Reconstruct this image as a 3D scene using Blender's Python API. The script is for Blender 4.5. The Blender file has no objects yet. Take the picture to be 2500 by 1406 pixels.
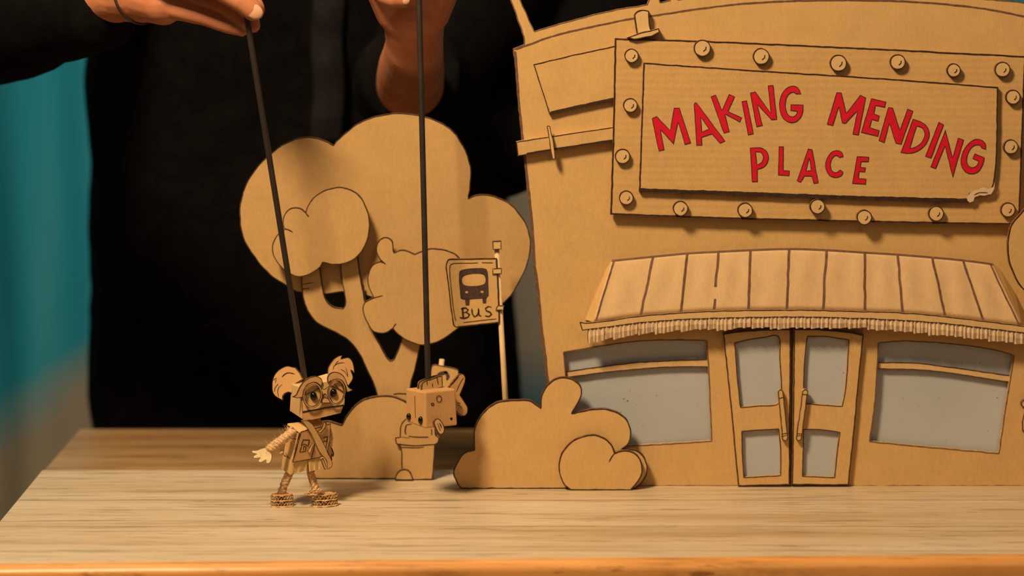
import bpy, bmesh, math, random
from mathutils import Vector, Matrix, noise
from mathutils.geometry import tessellate_polygon
random.seed(7)
S = bpy.context.scene
col = S.collection
V = Vector
# ------------------------------------------------------------------ camera, world, lights, exposure
F_PX = 5500.0
CAM = V((0, 0, 1.22))
TILT = math.atan(787 / F_PX)
TZ = 0.75                      # table top height
cd = bpy.data.cameras.new('camera'); cam = bpy.data.objects.new('camera', cd); col.objects.link(cam)
cam.location = CAM; cam.rotation_euler = (math.pi / 2 - TILT, 0, 0)
cd.sensor_fit = 'HORIZONTAL'; cd.sensor_width = 36; cd.lens = 36 * F_PX / 2500; cd.clip_start = .05; cd.clip_end = 50
cd.dof.use_dof = True; cd.dof.focus_distance = 1.975; cd.dof.aperture_fstop = 3.2
S.camera = cam
S.view_settings.view_transform = 'Standard'; S.view_settings.look = 'None'
S.view_settings.gamma = 1; S.view_settings.use_curve_mapping = False
S.view_settings.exposure = 0.0
w = bpy.data.worlds.new('world'); S.world = w; w.use_nodes = True
w.node_tree.nodes['Background'].inputs[0].default_value = (1, .72, .48, 1)
w.node_tree.nodes['Background'].inputs[1].default_value = .10
def area(name, loc, target, power, size, color, sy=None):
    l = bpy.data.lights.new(name, 'AREA'); l.energy = power; l.size = size; l.color = color
    if sy: l.shape = 'RECTANGLE'; l.size_y = sy
    o = bpy.data.objects.new(name, l); col.objects.link(o); o.location = loc
    o.rotation_euler = (V(target) - V(loc)).to_track_quat('-Z', 'Y').to_euler()
    return o
area('key_light', (-.58, 1.06, 2.24), (-.02, 1.98, .88), 40.5, .28, (1, .75, .455))
area('fill_light', (.6, .0, 2.2), (0, 2.0, .8), 4, 1.2, (1, .74, .5))
area('backdrop_light', (-.35, 2.8, 2.6), (-.3, 3.45, .9), 13, .8, (1, .92, .80))

# ------------------------------------------------------------------ projection helpers
ct, st = math.cos(TILT), math.sin(TILT)
def ray(px, py):
    u = (px - 1250) / F_PX; v = (703 - py) / F_PX
    return V((u, ct + v * st, -st + v * ct))
def W(px, py, Y):
    d = ray(px, py); return CAM + d * (Y / d.y)
def G(px, py, z=TZ):
    d = ray(px, py); return CAM + d * ((z - CAM.z) / d.z)
def gpy(Y): return 703 + F_PX * math.tan(math.atan((CAM.z - TZ) / Y) - TILT)   # image row of the table surface at depth Y
def Yg(py): return G(1250, py).y
class Pl:
    def __init__(s, p0, n): s.p = V(p0); s.n = V(n).normalized()
    def at(s, px, py, off=0.0):
        d = ray(px, py); p = s.p + s.n * off
        return CAM + d * ((p - CAM).dot(s.n) / d.dot(s.n))
def FP(Y): return Pl((0, Y, 0), (0, -1, 0))
def PL3(a, b, c):
    A, B, C = W(*a), W(*b), W(*c); n = (B - A).cross(C - A)
    if n.dot(CAM - A) < 0: n = -n
    return Pl(A, n)

# ------------------------------------------------------------------ materials
def lin(r, g, b):
    f = lambda c: (c / 255 / 12.92) if c / 255 <= .04045 else ((c / 255 + .055) / 1.055) ** 2.4
    return (f(r), f(g), f(b), 1)
class NT:
    def __init__(s, name, rough=.8, spec=.3):
        s.m = bpy.data.materials.new(name); s.m.use_nodes = True; s.t = s.m.node_tree
        s.b = s.t.nodes['Principled BSDF']; s.b.inputs['Roughness'].default_value = rough
        s.b.inputs['Specular IOR Level'].default_value = spec
        s.tc = s.t.nodes.new('ShaderNodeTexCoord')
    def n(s, t, **k):
        x = s.t.nodes.new(t)
        for a, v in k.items(): setattr(x, a, v)
        return x
    def l(s, a, b): s.t.links.new(a, b)
    def mp(s, scale):
        x = s.n('ShaderNodeMapping'); x.inputs['Scale'].default_value = scale
        s.l(s.tc.outputs['Object'], x.inputs['Vector']); return x.outputs[0]
    def noise(s, scale, detail=3, vec=None, rough=.5):
        x = s.n('ShaderNodeTexNoise'); x.inputs['Scale'].default_value = scale
        x.inputs['Detail'].default_value = detail; x.inputs['Roughness'].default_value = rough
        s.l(vec if vec is not None else s.tc.outputs['Object'], x.inputs['Vector']); return x.outputs['Fac']
    def ramp(s, fac, stops):
        x = s.n('ShaderNodeValToRGB'); e = x.color_ramp.elements
        while len(e) < len(stops): e.new(.5)
        for i, (p, c) in enumerate(stops):
            e[i].position = p; e[i].color = c if len(c) == 4 else (*c, 1)
        s.l(fac, x.inputs[0]); return x.outputs[0]
    def mix(s, fac, a, b, mode='MIX'):
        x = s.n('ShaderNodeMix', data_type='RGBA', blend_type=mode)
        for i, v in ((0, fac), (6, a), (7, b)):
            if isinstance(v, (int, float)): x.inputs[i].default_value = v
            elif isinstance(v, tuple): x.inputs[i].default_value = v
            else: s.l(v, x.inputs[i])
        return x.outputs[2]
    def math(s, op, a, b=0.0, c=0.0):
        x = s.n('ShaderNodeMath', operation=op)
        for i, v in enumerate((a, b, c)):
            if isinstance(v, (int, float)): x.inputs[i].default_value = v
            else: s.l(v, x.inputs[i])
        return x.outputs[0]
    def bump(s, h, strength=.3, dist=.001):
        x = s.n('ShaderNodeBump'); x.inputs['Strength'].default_value = strength; x.inputs['Distance'].default_value = dist
        s.l(h, x.inputs['Height']); s.l(x.outputs[0], s.b.inputs['Normal'])
    def out(s, c):
        if isinstance(c, tuple): s.b.inputs['Base Color'].default_value = c
        else: s.l(c, s.b.inputs['Base Color'])
        return s.m
def cardboard(name, c, flute=None, period=.0042, amt=.10):
    m = NT(name, .78, .25)
    d = tuple(x * .94 for x in c[:3]) + (1,); h = tuple(min(1, x * 1.05) for x in c[:3]) + (1,)
    a = m.ramp(m.math('ADD', m.math('MULTIPLY', m.noise(38, 3), .5), m.math('MULTIPLY', m.noise(1, 3, m.mp((260, 260, 120))), .5)), [(.36, d), (.64, h)])
    fib = m.noise(900, 2, m.mp((1, 1, .35)))
    cc = m.mix(m.math('MULTIPLY', m.ramp(fib, [(.45, (0, 0, 0)), (.8, (1, 1, 1))]), .34), a, tuple(x * .7 for x in c[:3]) + (1,))
    sp = m.noise(260, 1)
    cc = m.mix(m.math('MULTIPLY', m.ramp(sp, [(.70, (0, 0, 0)), (.80, (1, 1, 1))]), .3), cc, tuple(min(1, x * 1.25) for x in c[:3]) + (1,))
    hgt = fib
    if flute:
        wv = m.n('ShaderNodeTexWave', wave_type='BANDS', bands_direction='Z' if flute == 'h' else 'X')
        wv.inputs['Scale'].default_value = .314 / period * 1.0; wv.inputs['Distortion'].default_value = 1.6
        wv.inputs['Detail'].default_value = 1; wv.inputs['Detail Scale'].default_value = 6
        m.l(m.tc.outputs['Object'], wv.inputs['Vector'])
        br = m.noise(14, 2)
        cc = m.mix(m.math('MULTIPLY', m.math('MULTIPLY', wv.outputs['Fac'], br), amt * 2), cc, tuple(x * .62 for x in c[:3]) + (1,))
        hgt = m.math('ADD', m.math('MULTIPLY', wv.outputs['Fac'], .6), fib)
    m.bump(hgt, .25, .0004)
    return m.out(cc)
CB = (.60, .365, .140, 1)
M = {}
M['cb'] = cardboard('cardboard', CB)
M['cbt2'] = cardboard('cardboard_shade_darkened', (.53, .32, .125, 1))  # shade put into the base colour of tree, left bush and bin boards
M['cbh'] = cardboard('cardboard_horizontal_flutes', (.59, .35, .132, 1), 'h', .0062, .13)
M['cbv'] = cardboard('cardboard_vertical_flutes', (.655, .425, .215, 1), 'v', .022, .12)
M['cbl'] = cardboard('cardboard_pale', (.64, .41, .185, 1))
M['cbo'] = cardboard('cardboard_orange', (.545, .295, .113, 1))
M['cbt'] = cardboard('cardboard_torn_liner', (.66, .47, .29, 1))
def plain(name, c, rough=.6, spec=.3, n=0, sc=200, bump=0):
    m = NT(name, rough, spec)
    if n:
        f = m.noise(sc, 3)
        if bump: m.bump(f, bump, .001)
        return m.out(m.ramp(f, [(.3, tuple(x * (1 - n) for x in c[:3])), (.7, tuple(min(1, x * (1 + n)) for x in c[:3]))]))
    return m.out(c)
M['ink'] = plain('marker_ink', (.040, .017, .009, 1), .55, .3, .35, 400)
M['inkg'] = plain('brown_marker_ink', (.15, .07, .038, 1), .6, .3, .3, 300)
M['red'] = plain('red_marker', (.60, .006, .026, 1), .5, .3, .10, 300)
M['inkp'] = plain('faded_purple_marker', (.065, .034, .028, 1), .6, .3, .3, 500)
M['edge'] = plain('cut_cardboard_edge', (.20, .10, .045, 1), .9, .1, .75, 700, .5)
M['edgel'] = plain('pale_cut_cardboard_edge', (.50, .31, .15, 1), .9, .1, .5, 900, .5)
M['wood_stick'] = plain('pale_dowel_wood', (.72, .50, .28, 1), .6, .3, .12, 60)
M['rod'] = plain('black_rod', (.030, .020, .015, 1), .38, .5, .2, 50)
M['eye'] = plain('glossy_black_bead', (.004, .003, .003, 1), .06, .5)
M['rope'] = plain('jute_rope', (.60, .37, .18, 1), .9, .1, .45, 500, .5)
M['felt'] = plain('pale_board', (.74, .56, .33, 1), .85, .1, .1, 200)
M['cloth'] = plain('black_cotton', (.0034, .0028, .0030, 1), .85, .07, .4, 60, .3)
M['cloth2'] = plain('black_twill', (.009, .0075, .008, 1), .8, .15, .3, 60)
M['button'] = plain('grey_button', (.03, .027, .024, 1), .35, .5)
M['nail'] = plain('fingernail', (.66, .36, .22, 1), .3, .5)
M['hair'] = plain('dark_hair', (.02, .012, .008, 1), .6, .4, .5, 80)
def skin():
    m = NT('skin', .5, .35)
    a = m.ramp(m.noise(22, 4), [(.3, (.45, .150, .068)), (.7, (.57, .225, .108))])
    m.b.inputs['Subsurface Weight'].default_value = .12; m.b.inputs['Subsurface Radius'].default_value = (.006, .002, .001)
    m.bump(m.noise(300, 3), .15, .0006)
    return m.out(a)
M['skin'] = skin()
def film():
    m = NT('grey_tracing_film', .45, .35)
    v = m.n('ShaderNodeTexVoronoi'); v.inputs['Scale'].default_value = 150; m.l(m.tc.outputs['Object'], v.inputs['Vector'])
    dots = m.ramp(m.math('ADD', v.outputs['Distance'], m.math('MULTIPLY', m.noise(60, 2), .34)), [(.20, (1, 1, 1)), (.225, (0, 0, 0))])
    a = m.ramp(m.noise(9, 2), [(.3, (.40, .41, .42)), (.7, (.46, .465, .47))])
    return m.out(m.mix(m.math('MULTIPLY', dots, .75), a, (.06, .05, .045, 1)))
M['film'] = film()
def wood(name, light, mid, dark, seams=(), gl=.42, tint=None):
    m = NT(name, gl, .4)
    sx = m.n('ShaderNodeSeparateXYZ'); m.l(m.tc.outputs['Object'], sx.inputs[0]); y = sx.outputs[1]
    pl = 0.0
    for i, s_ in enumerate(seams):      # plank index
        pl = m.math('ADD', m.math('MULTIPLY', m.math('GREATER_THAN', y, s_), 1.37), pl)
    cmb = m.n('ShaderNodeCombineXYZ'); m.l(m.math('ADD', m.math('MULTIPLY', sx.outputs[0], 1.0), pl), cmb.inputs[0]); m.l(y, cmb.inputs[1]); m.l(sx.outputs[2], cmb.inputs[2])
    def mpv(sc):
        x = m.n('ShaderNodeMapping'); x.inputs['Scale'].default_value = sc; m.l(cmb.outputs[0], x.inputs[0]); return x.outputs[0]
    big = m.noise(1, 4, mpv((2.2, 26, 5)), .6)
    fine = m.noise(1, 5, mpv((7, 330, 80)), .62)
    strk = m.noise(1, 4, mpv((9, 120, 20)), .65)
    c = m.ramp(big, [(.28, dark), (.45, mid), (.68, light)])
    c = m.mix(m.math('MULTIPLY', m.ramp(fine, [(.40, (1, 1, 1)), (.60, (0, 0, 0))]), .30), c, tuple(x * .72 for x in mid))
    c = m.mix(m.math('MULTIPLY', m.ramp(strk, [(.33, (1, 1, 1)), (.47, (0, 0, 0))]), .55), c, tuple(x * .40 for x in dark))
    fl = m.noise(1, 3, mpv((22, 300, 90)), .7)
    c = m.mix(m.math('MULTIPLY', m.ramp(fl, [(.30, (1, 1, 1)), (.39, (0, 0, 0))]), .7), c, tuple(x * .42 for x in dark))
    for s_ in seams:
        ln = m.ramp(m.math('ABSOLUTE', m.math('SUBTRACT', y, s_)), [(.0004, (1, 1, 1)), (.0010, (0, 0, 0))])
        c = m.mix(m.math('MULTIPLY', ln, .34), c, tuple(x * .35 for x in dark))
    m.bump(fine, .16, .0006)
    return m.out(tuple(c) if isinstance(c, tuple) else c)
def t4(*a): return (*a, 1)

# ------------------------------------------------------------------ object helpers
def thing(name, label, cat, loc, group=None):
    o = bpy.data.objects.new(name, None); col.objects.link(o); o.empty_display_size = .02
    o.location = loc; o['label'] = label; o['category'] = cat
    if group: o['group'] = group
    return o
def root_loc(o):
    while o.parent: o = o.parent
    return V(o.location)
def link(name, bm, mats, parent=None, loc=None, label=None, cat=None, kind=None, smooth=False, recalc=False):
    if recalc: bmesh.ops.recalc_face_normals(bm, faces=bm.faces)
    base = root_loc(parent) if parent else (V(loc) if loc is not None else V((0, 0, 0)))
    bmesh.ops.translate(bm, verts=bm.verts, vec=-base)
    me = bpy.data.meshes.new(name); bm.to_mesh(me); bm.free()
    if smooth:
        for p in me.polygons: p.use_smooth = True
    for m in (mats if isinstance(mats, (list, tuple)) else [mats]): me.materials.append(M[m] if isinstance(m, str) else m)
    o = bpy.data.objects.new(name, me); col.objects.link(o)
    if parent: o.parent = parent
    else: o.location = base
    if label: o['label'] = label
    if cat: o['category'] = cat
    if kind: o['kind'] = kind
    return o
def spl(pts, closed=True, step=4.0):
    n = len(pts); out = []
    if n < 3: return [(p[0], p[1]) for p in pts]
    cor = [len(p) > 2 for p in pts]
    segs = n if closed else n - 1
    for i in range(segs):
        p1, p2 = pts[i], pts[(i + 1) % n]
        p0 = pts[(i - 1) % n] if (closed or i > 0) else p1
        p3 = pts[(i + 2) % n] if (closed or i + 2 < n) else p2
        d = math.hypot(p2[0] - p1[0], p2[1] - p1[1]); k = max(1, int(d / step))
        if cor[i]: p0 = (2 * p1[0] - p2[0], 2 * p1[1] - p2[1])
        if cor[(i + 1) % n]: p3 = (2 * p2[0] - p1[0], 2 * p2[1] - p1[1])
        for j in range(k):
            t = j / k; t2 = t * t; t3 = t2 * t
            out.append(tuple(.5 * (2 * p1[a] + (p2[a] - p0[a]) * t + (2 * p0[a] - 5 * p1[a] + 4 * p2[a] - p3[a]) * t2 + (3 * p1[a] - p0[a] - 3 * p2[a] + p3[a]) * t3) for a in (0, 1)))
    if not closed: out.append((pts[-1][0], pts[-1][1]))
    return out
def C(pts): return [(p[0], p[1], 1) for p in pts]
def ell(cx, cy, rx, ry, rot=0, n=28):
    c, s = math.cos(rot), math.sin(rot); o = []
    for i in range(n):
        a = 2 * math.pi * i / n; x, y = rx * math.cos(a), ry * math.sin(a)
        o.append((cx + x * c - y * s, cy + x * s + y * c))
    return o
def wob(pts, amp):
    if not amp: return pts
    return [(x + amp * noise.noise(V((x * .05, y * .05, 3.1))), y + amp * noise.noise(V((x * .05, y * .05, 9.7)))) for x, y in pts]
def area2(p): return .5 * sum(p[i][0] * p[(i + 1) % len(p)][1] - p[(i + 1) % len(p)][0] * p[i][1] for i in range(len(p)))
def ribbon(bm, pts, wid, plane, off, mi, closed=False, inset=0.0, taper=True):
    n = len(pts)
    if n < 2: return
    L = []; Rr = []
    for i in range(n):
        a = pts[(i - 1) % n] if (closed or i > 0) else pts[i]; b = pts[(i + 1) % n] if (closed or i < n - 1) else pts[i]
        dx, dy = b[0] - a[0], b[1] - a[1]; d = math.hypot(dx, dy) or 1; nx, ny = -dy / d, dx / d
        x, y = pts[i]
        ww = wid * (1 + .28 * noise.noise(V((x * .11, y * .11, 1.3)))) * .5
        if taper and not closed and n > 4 and (i == 0 or i == n - 1): ww *= .45
        x += nx * inset; y += ny * inset
        L.append(bm.verts.new(plane.at(x + nx * ww, y + ny * ww, off))); Rr.append(bm.verts.new(plane.at(x - nx * ww, y - ny * ww, off)))
    for i in range(n if closed else n - 1):
        j = (i + 1) % n
        f = bm.faces.new((L[i], L[j], Rr[j], Rr[i])); f.material_index = mi
def plate_bm(outline, plane, t=.004, holes=(), strokes=(), ink=2.6, hink=None, raw=False, amp=1.0, inkoff=.00012, side=2):
    bm = bmesh.new()
    loops = [wob(outline if raw else spl(outline), amp)] + [wob(h if raw else spl(h), amp * .7) for h in holes]
    loops[0] = loops[0] if area2(loops[0]) > 0 else loops[0][::-1]
    tris = tessellate_polygon([[V((x, y, 0)) for x, y in lp] for lp in loops])
    flat = [p for lp in loops for p in lp]
    fr = [bm.verts.new(plane.at(x, y)) for x, y in flat]
    bk = [bm.verts.new(v.co - plane.n * t) for v in fr]
    for a, b, c in tris:
        try:
            bm.faces.new((fr[a], fr[b], fr[c])); bm.faces.new((bk[c], bk[b], bk[a]))
        except ValueError: pass
    k = 0
    for lp in loops:
        m = len(lp)
        for i in range(m):
            a, b = k + i, k + (i + 1) % m
            try: f = bm.faces.new((fr[a], fr[b], bk[b], bk[a])); f.material_index = side
            except ValueError: pass
        k += m
    bmesh.ops.recalc_face_normals(bm, faces=bm.faces)
    if ink: ribbon(bm, loops[0], ink, plane, inkoff, 1, True, ink * .5)
    for i, h in enumerate(loops[1:]):
        wv = hink if hink is not None else ink
        if wv: ribbon(bm, h, wv, plane, inkoff, 1, True, (wv * .5) * (1 if area2(h) < 0 else -1))
    for s in strokes:
        p = s[0]; wd = s[1] if len(s) > 1 else 2.2
        if len(s) > 2: q = spl(p, True, 4); ribbon(bm, q, wd, plane, inkoff * 1.6, 1, True)
        else: ribbon(bm, wob(spl(p, False, 5), .8), wd, plane, inkoff * 1.6, 1)
    return bm
def plate(name, outline, plane, t=.004, mat='cb', parent=None, loc=None, label=None, cat=None, inkm='ink', edge='edge', **k):
    return link(name, plate_bm(outline, plane, t, **k), [mat, inkm, edge], parent, loc, label, cat)
def ring_frame(d, ref=V((0, 0, 1))):
    d = d.normalized()
    if abs(d.dot(ref)) > .95: ref = V((1, 0, 0))
    a = d.cross(ref).normalized(); return a, d.cross(a).normalized()
def tube(bm, pts, rad, seg=12, cap=True, mi=0, closed=False):
    rs = rad if isinstance(rad, (list, tuple)) else [rad] * len(pts); rings = []; n = len(pts); pa = None
    for i in range(n):
        a = pts[(i - 1) % n] if (closed or i) else pts[i]; b = pts[(i + 1) % n] if (closed or i < n - 1) else pts[i]
        d = (b - a).normalized()
        if pa is None: u, v = ring_frame(d)
        else: u = (pa - d * pa.dot(d)).normalized(); v = d.cross(u)
        pa = u
        rings.append([bm.verts.new(pts[i] + (u * math.cos(2 * math.pi * k / seg) + v * math.sin(2 * math.pi * k / seg)) * rs[i]) for k in range(seg)])
    for i in range(n if closed else n - 1):
        A, B = rings[i], rings[(i + 1) % n]
        for k in range(seg):
            f = bm.faces.new((A[k], A[(k + 1) % seg], B[(k + 1) % seg], B[k])); f.material_index = mi; f.smooth = True
    if cap and not closed:
        for r in (rings[0][::-1], rings[-1]): f = bm.faces.new(r); f.material_index = mi
def hexa(bm, f4, b4, mi=0):
    a = [bm.verts.new(p) for p in f4]; b = [bm.verts.new(p) for p in b4]
    fs = [bm.faces.new(a), bm.faces.new(b[::-1])]
    for i in range(4):
        j = (i + 1) % 4; fs.append(bm.faces.new((a[i], b[i], b[j], a[j])))
    for f in fs: f.material_index = mi
    return fs
def box(bm, lo, hi, mi=0):
    x0, y0, z0 = lo; x1, y1, z1 = hi
    return hexa(bm, [V((x0, y0, z0)), V((x1, y0, z0)), V((x1, y0, z1)), V((x0, y0, z1))], [V((x0, y1, z0)), V((x1, y1, z0)), V((x1, y1, z1)), V((x0, y1, z1))], mi)
def blob(bm, c, r, seg=20, rg=12):
    rx, ry, rz = r if isinstance(r, (tuple, list)) else (r, r, r)
    bmesh.ops.create_uvsphere(bm, u_segments=seg, v_segments=rg, radius=1, matrix=Matrix.Translation(c) @ Matrix.Diagonal((rx, ry, rz, 1)))
def caps(bm, pts, rs, seg=16):
    for p, r in zip(pts, rs): blob(bm, p, r, seg, 10)
    for i in range(len(pts) - 1): tube(bm, [pts[i], pts[i + 1]], [rs[i], rs[i + 1]], seg)
def bev(o, w_=.0006, seg=2):
    m = o.modifiers.new('bevel', 'BEVEL'); m.width = w_; m.segments = seg; m.limit_method = 'ANGLE'; return o

# ------------------------------------------------------------------ setting
bm = bmesh.new(); box(bm, (-3, -1, -.05), (3, 4.2, 0)); link('floor', bm, wood('floor_wood', t4(.16, .09, .045), t4(.12, .065, .03), t4(.07, .04, .02)), kind='structure')
bm = bmesh.new(); box(bm, (-3, 4.0, 0), (3, 4.1, 2.9)); link('wall_back', bm, plain('dull_wall', (.12, .10, .08, 1), .9, .1, .1, 3), kind='structure')
# painted backdrop cloth
def backdrop():
    m = NT('painted_backdrop', .9, .1)
    sx = m.n('ShaderNodeSeparateXYZ'); m.l(m.tc.outputs['Object'], sx.inputs[0]); X, Z = sx.outputs[0], sx.outputs[2]
    nz = m.noise(3.2, 2)
    # object origin at (-.3, 3.4, 0)
    sky = m.ramp(m.noise(1, 2, m.mp((9, 1, .8))), [(.35, (.012, .19, .30)), (.5, (.018, .245, .35)), (.68, (.045, .29, .39))])
    earth = m.ramp(m.noise(4, 2), [(.3, (.22, .20, .16)), (.7, (.31, .26, .18))])
    edge = m.math('ADD', m.math('MULTIPLY', X, .8), m.math('MULTIPLY', m.math('SUBTRACT', nz, .5), .16))
    hill = m.ramp(m.math('SUBTRACT', m.math('ADD', edge, .955), Z), [(.0, (0, 0, 0)), (.10, (1, 1, 1))])
    dx = m.math('MULTIPLY', m.math('SUBTRACT', X, .35), 1.0); dz = m.math('SUBTRACT', Z, .76)
    r = m.math('SQRT', m.math('ADD', m.math('MULTIPLY', dx, dx), m.math('MULTIPLY', dz, dz)))
    cloud = m.ramp(r, [(.12, (1, 1, 1)), (.24, (0, 0, 0))])
    left = m.ramp(X, [(0.0, (1, 1, 1)), (.05, (0, 0, 0))])
    c = m.mix(m.math('MULTIPLY', hill, left), sky, earth)
    c = m.mix(m.math('MULTIPLY', cloud, .9), c, t4(.78, .64, .43))
    return m.out(c)
bm = bmesh.new(); N = 220; rows = 14; g = []
for i in range(N + 1):
    x = -1.7 + 3.4 * i / N; c_ = []
    for j in range(rows + 1):
        z = .06 + 2.4 * j / rows
        y = 3.42 + .030 * math.sin(x * 21 + .6 * math.sin(x * 5)) + .012 * math.sin(x * 47 + 1.3 + z) + .02 * math.sin(x * 9 + z * .8)
        c_.append(bm.verts.new((x, y, z)))
    g.append(c_)
for i in range(N):
    for j in range(rows): bm.faces.new((g[i][j], g[i + 1][j], g[i + 1][j + 1], g[i][j + 1]))
bd = link('backdrop_cloth', bm, [backdrop()], loc=(-.3, 3.42, 0), label='large painted backdrop cloth, teal above and tan below, hanging behind the puppeteer', cat='backdrop', smooth=True)
sm = bd.modifiers.new('solid', 'SOLIDIFY'); sm.thickness = .002

# ------------------------------------------------------------------ tables
def slab_profile(name, x0, x1, y0l, y0r, zt, mat, parent, th=.035):
    """rounded, slightly wavy front edge strip along x"""
    bm = bmesh.new(); n = 90; rings = []
    for i in range(n + 1):
        t = i / n; x = x0 + (x1 - x0) * t; yf = y0l + (y0r - y0l) * t
        wv = .0022 * noise.noise(V((x * 6, 1, 2))) + .0012 * noise.noise(V((x * 23, 4, 2)))
        prof = [(.012, 0)] + [(.010 * (1 - math.sin(a)) + wv, -.008 * (1 - math.cos(a))) for a in [k * math.pi / 16 for k in range(9)]] + [(wv * 1.4, -.02), (.001, -th + .005), (.006, -th), (.012, -th)]
        rings.append([bm.verts.new((x, yf + a, zt + b)) for a, b in prof])
    for i in range(n):
        for k in range(len(rings[0]) - 1): f = bm.faces.new((rings[i][k], rings[i][k + 1], rings[i + 1][k + 1], rings[i + 1][k])); f.smooth = True
    for r in (rings[0], rings[-1]): bm.faces.new(r)
    return link(name, bm, mat, parent, recalc=True)
yb = Yg(1147)
tbl = thing('table', 'pale oak plank table carrying the cardboard street and puppets', 'table', (.2, 1.94, 0))
base_y = 1.94
seams = [Yg(1221) - base_y, Yg(1285) - base_y, Yg(1345) - base_y]
M['oak'] = wood('oak_top', t4(.66, .535, .385), t4(.58, .44, .275), t4(.43, .29, .15), seams, .40)
M['oakedge'] = wood('oak_edge', t4(.78, .40, .13), t4(.66, .29, .075), t4(.44, .15, .03), (), .34)
M['oak2'] = wood('brown_top', t4(.50, .31, .14), t4(.40, .23, .095), t4(.28, .14, .05), (), .33)
pFL, pBL = G(0, 1270), G(102, 1147)
dirL = (pFL - pBL) / (pFL.y - pBL.y)
fl = G(-100, 1386); yfl = fl.y; yfr = G(2500, 1362).y
xfl = pBL.x + dirL.x * (yfl + .012 - pBL.y)
xr = 1.05
bm = bmesh.new()
yfR = yfl + (yfr - yfl) * (xr - xfl) / (G(2500, 1362).x - xfl)
hexa(bm, [V((xfl, yfl + .012, TZ - .035)), V((xr, yfR + .012, TZ - .035)), V((xr, yfR + .012, TZ)), V((xfl, yfl + .012, TZ))],
     [V((pBL.x, yb, TZ - .035)), V((xr, yb, TZ - .035)), V((xr, yb, TZ)), V((pBL.x, yb, TZ))])
bev(link('tabletop', bm, 'oak', tbl, recalc=True), .0015, 3)
o = slab_profile('front_edge', xfl - .0005, xr, yfl, yfR, TZ, 'oakedge', tbl); o['label'] = 'rounded orange varnished front edge'
for (x, y) in ((xfl + .06, yfl + .07), (xr - .06, yfR + .07), (pBL.x + .09, yb - .05), (xr - .06, yb - .05)):
    bm = bmesh.new(); box(bm, (x - .025, y - .025, 0), (x + .025, y + .025, TZ - .035)); bev(link('leg', bm, 'oak', tbl), .003)
Z2 = TZ - .022
tb2 = thing('table', 'darker brown wooden table set just behind and below the oak one', 'table', (.2, 2.25, 0))
a = G(193, 1046, Z2); b = G(114, 1136, Z2); dl = (b - a) / (b.y - a.y); yf2 = yb + .004; xf2 = a.x + dl.x * (yf2 - a.y)
bm = bmesh.new()
hexa(bm, [V((xf2, yf2, Z2 - .03)), V((xr, yf2, Z2 - .03)), V((xr, yf2, Z2)), V((xf2, yf2, Z2))], [V((a.x, a.y, Z2 - .03)), V((xr, a.y, Z2 - .03)), V((xr, a.y, Z2)), V((a.x, a.y, Z2))])
bev(link('tabletop', bm, 'oak2', tb2, recalc=True), .003, 3)
for (x, y) in ((xf2 + .08, yf2 + .05), (xr - .06, yf2 + .05), (a.x + .08, a.y - .04), (xr - .06, a.y - .04)):
    bm = bmesh.new(); box(bm, (x - .022, y - .022, 0), (x + .022, y + .022, Z2 - .03)); bev(link('leg', bm, 'oak2', tb2), .003)

# ------------------------------------------------------------------ easel struts that keep a cut-out upright
def strut(parent, px, pyb, pyt, Y, t=.004, depth=.05, lean=0):
    A, B = W(px, pyb, Y), W(px + lean, pyt, Y); z0 = TZ
    bm = bmesh.new()
    p = [V((A.x, Y, z0)), V((A.x, Y + depth, z0)), V((B.x, Y + .004, B.z))]
    q = [v + V((t, 0, 0)) for v in p]
    a_ = [bm.verts.new(v) for v in p]; b_ = [bm.verts.new(v) for v in q]
    bm.faces.new(a_); bm.faces.new(b_[::-1])
    for i in range(3): bm.faces.new((a_[i], b_[i], b_[(i + 1) % 3], a_[(i + 1) % 3]))
    return link('support_strut', bm, 'cb', parent, recalc=True)

# ------------------------------------------------------------------ the shop facade
YF = Yg(1186)
shop = thing('cardboard_shop', 'large cardboard shop front with riveted sign, ribbed awning and double doors', 'cardboard building', (W(1900, 1186, YF).x, YF, TZ))
fout = C([(1252, 119)]) + C([(1279, 108)]) + [(1276, 85), (1262, 45)] + C([(1208, -110), (1650, -180), (1655, -2)]) + [(1750, -10), (1950, -18), (2200, -14), (2447, 0), (2560, 18)] + C([(2680, 52), (2660, 1188), (1349, 1188)]) + [(1335, 955), (1326, 860), (1318, 800), (1309, 700), (1301, 640), (1296, 560), (1287, 470), (1279, 385), (1272, 320), (1265, 240), (1257, 160)]
opn1 = C([(1305, 76)]) + [(1400, 48), (1500, 24)] + C([(1580, 11), (1590, -20), (1568, -110), (1238, -70)])
opn2 = C([(1612, 6), (1635, 1), (1630, -90), (1600, -90)])
win1 = C([(1377, 861)]) + [(1474, 845), (1558, 834), (1639, 831)] + C([(1725, 833)]) + [(1731, 940)] + C([(1736, 1076)]) + [(1640, 1082), (1543, 1087)] + C([(1398, 1092)]) + [(1386, 960)]
win2 = C([(2146, 838)]) + [(2221, 834), (2346, 843), (2424, 855)] + C([(2475, 869)]) + [(2455, 990)] + C([(2438, 1106)]) + [(2280, 1092)] + C([(2124, 1077)]) + [(2137, 980)]
arc = [(1257, 121), (1305, 104), (1364, 84), (1499, 54), (1547, 45), (1585, 40), (1684, 25), (1797, 11), (1900, 4), (2000, 1), (2100, 1), (2200, 3), (2291, 9), (2400, 21), (2500, 40), (2600, 62)]
doorhole = C([(1790, 830), (1915, 830), (1915, 1175), (1815, 1175)]); doorhole2 = C([(1955, 830), (2080, 835), (2045, 1175), (1950, 1175)])
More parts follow.
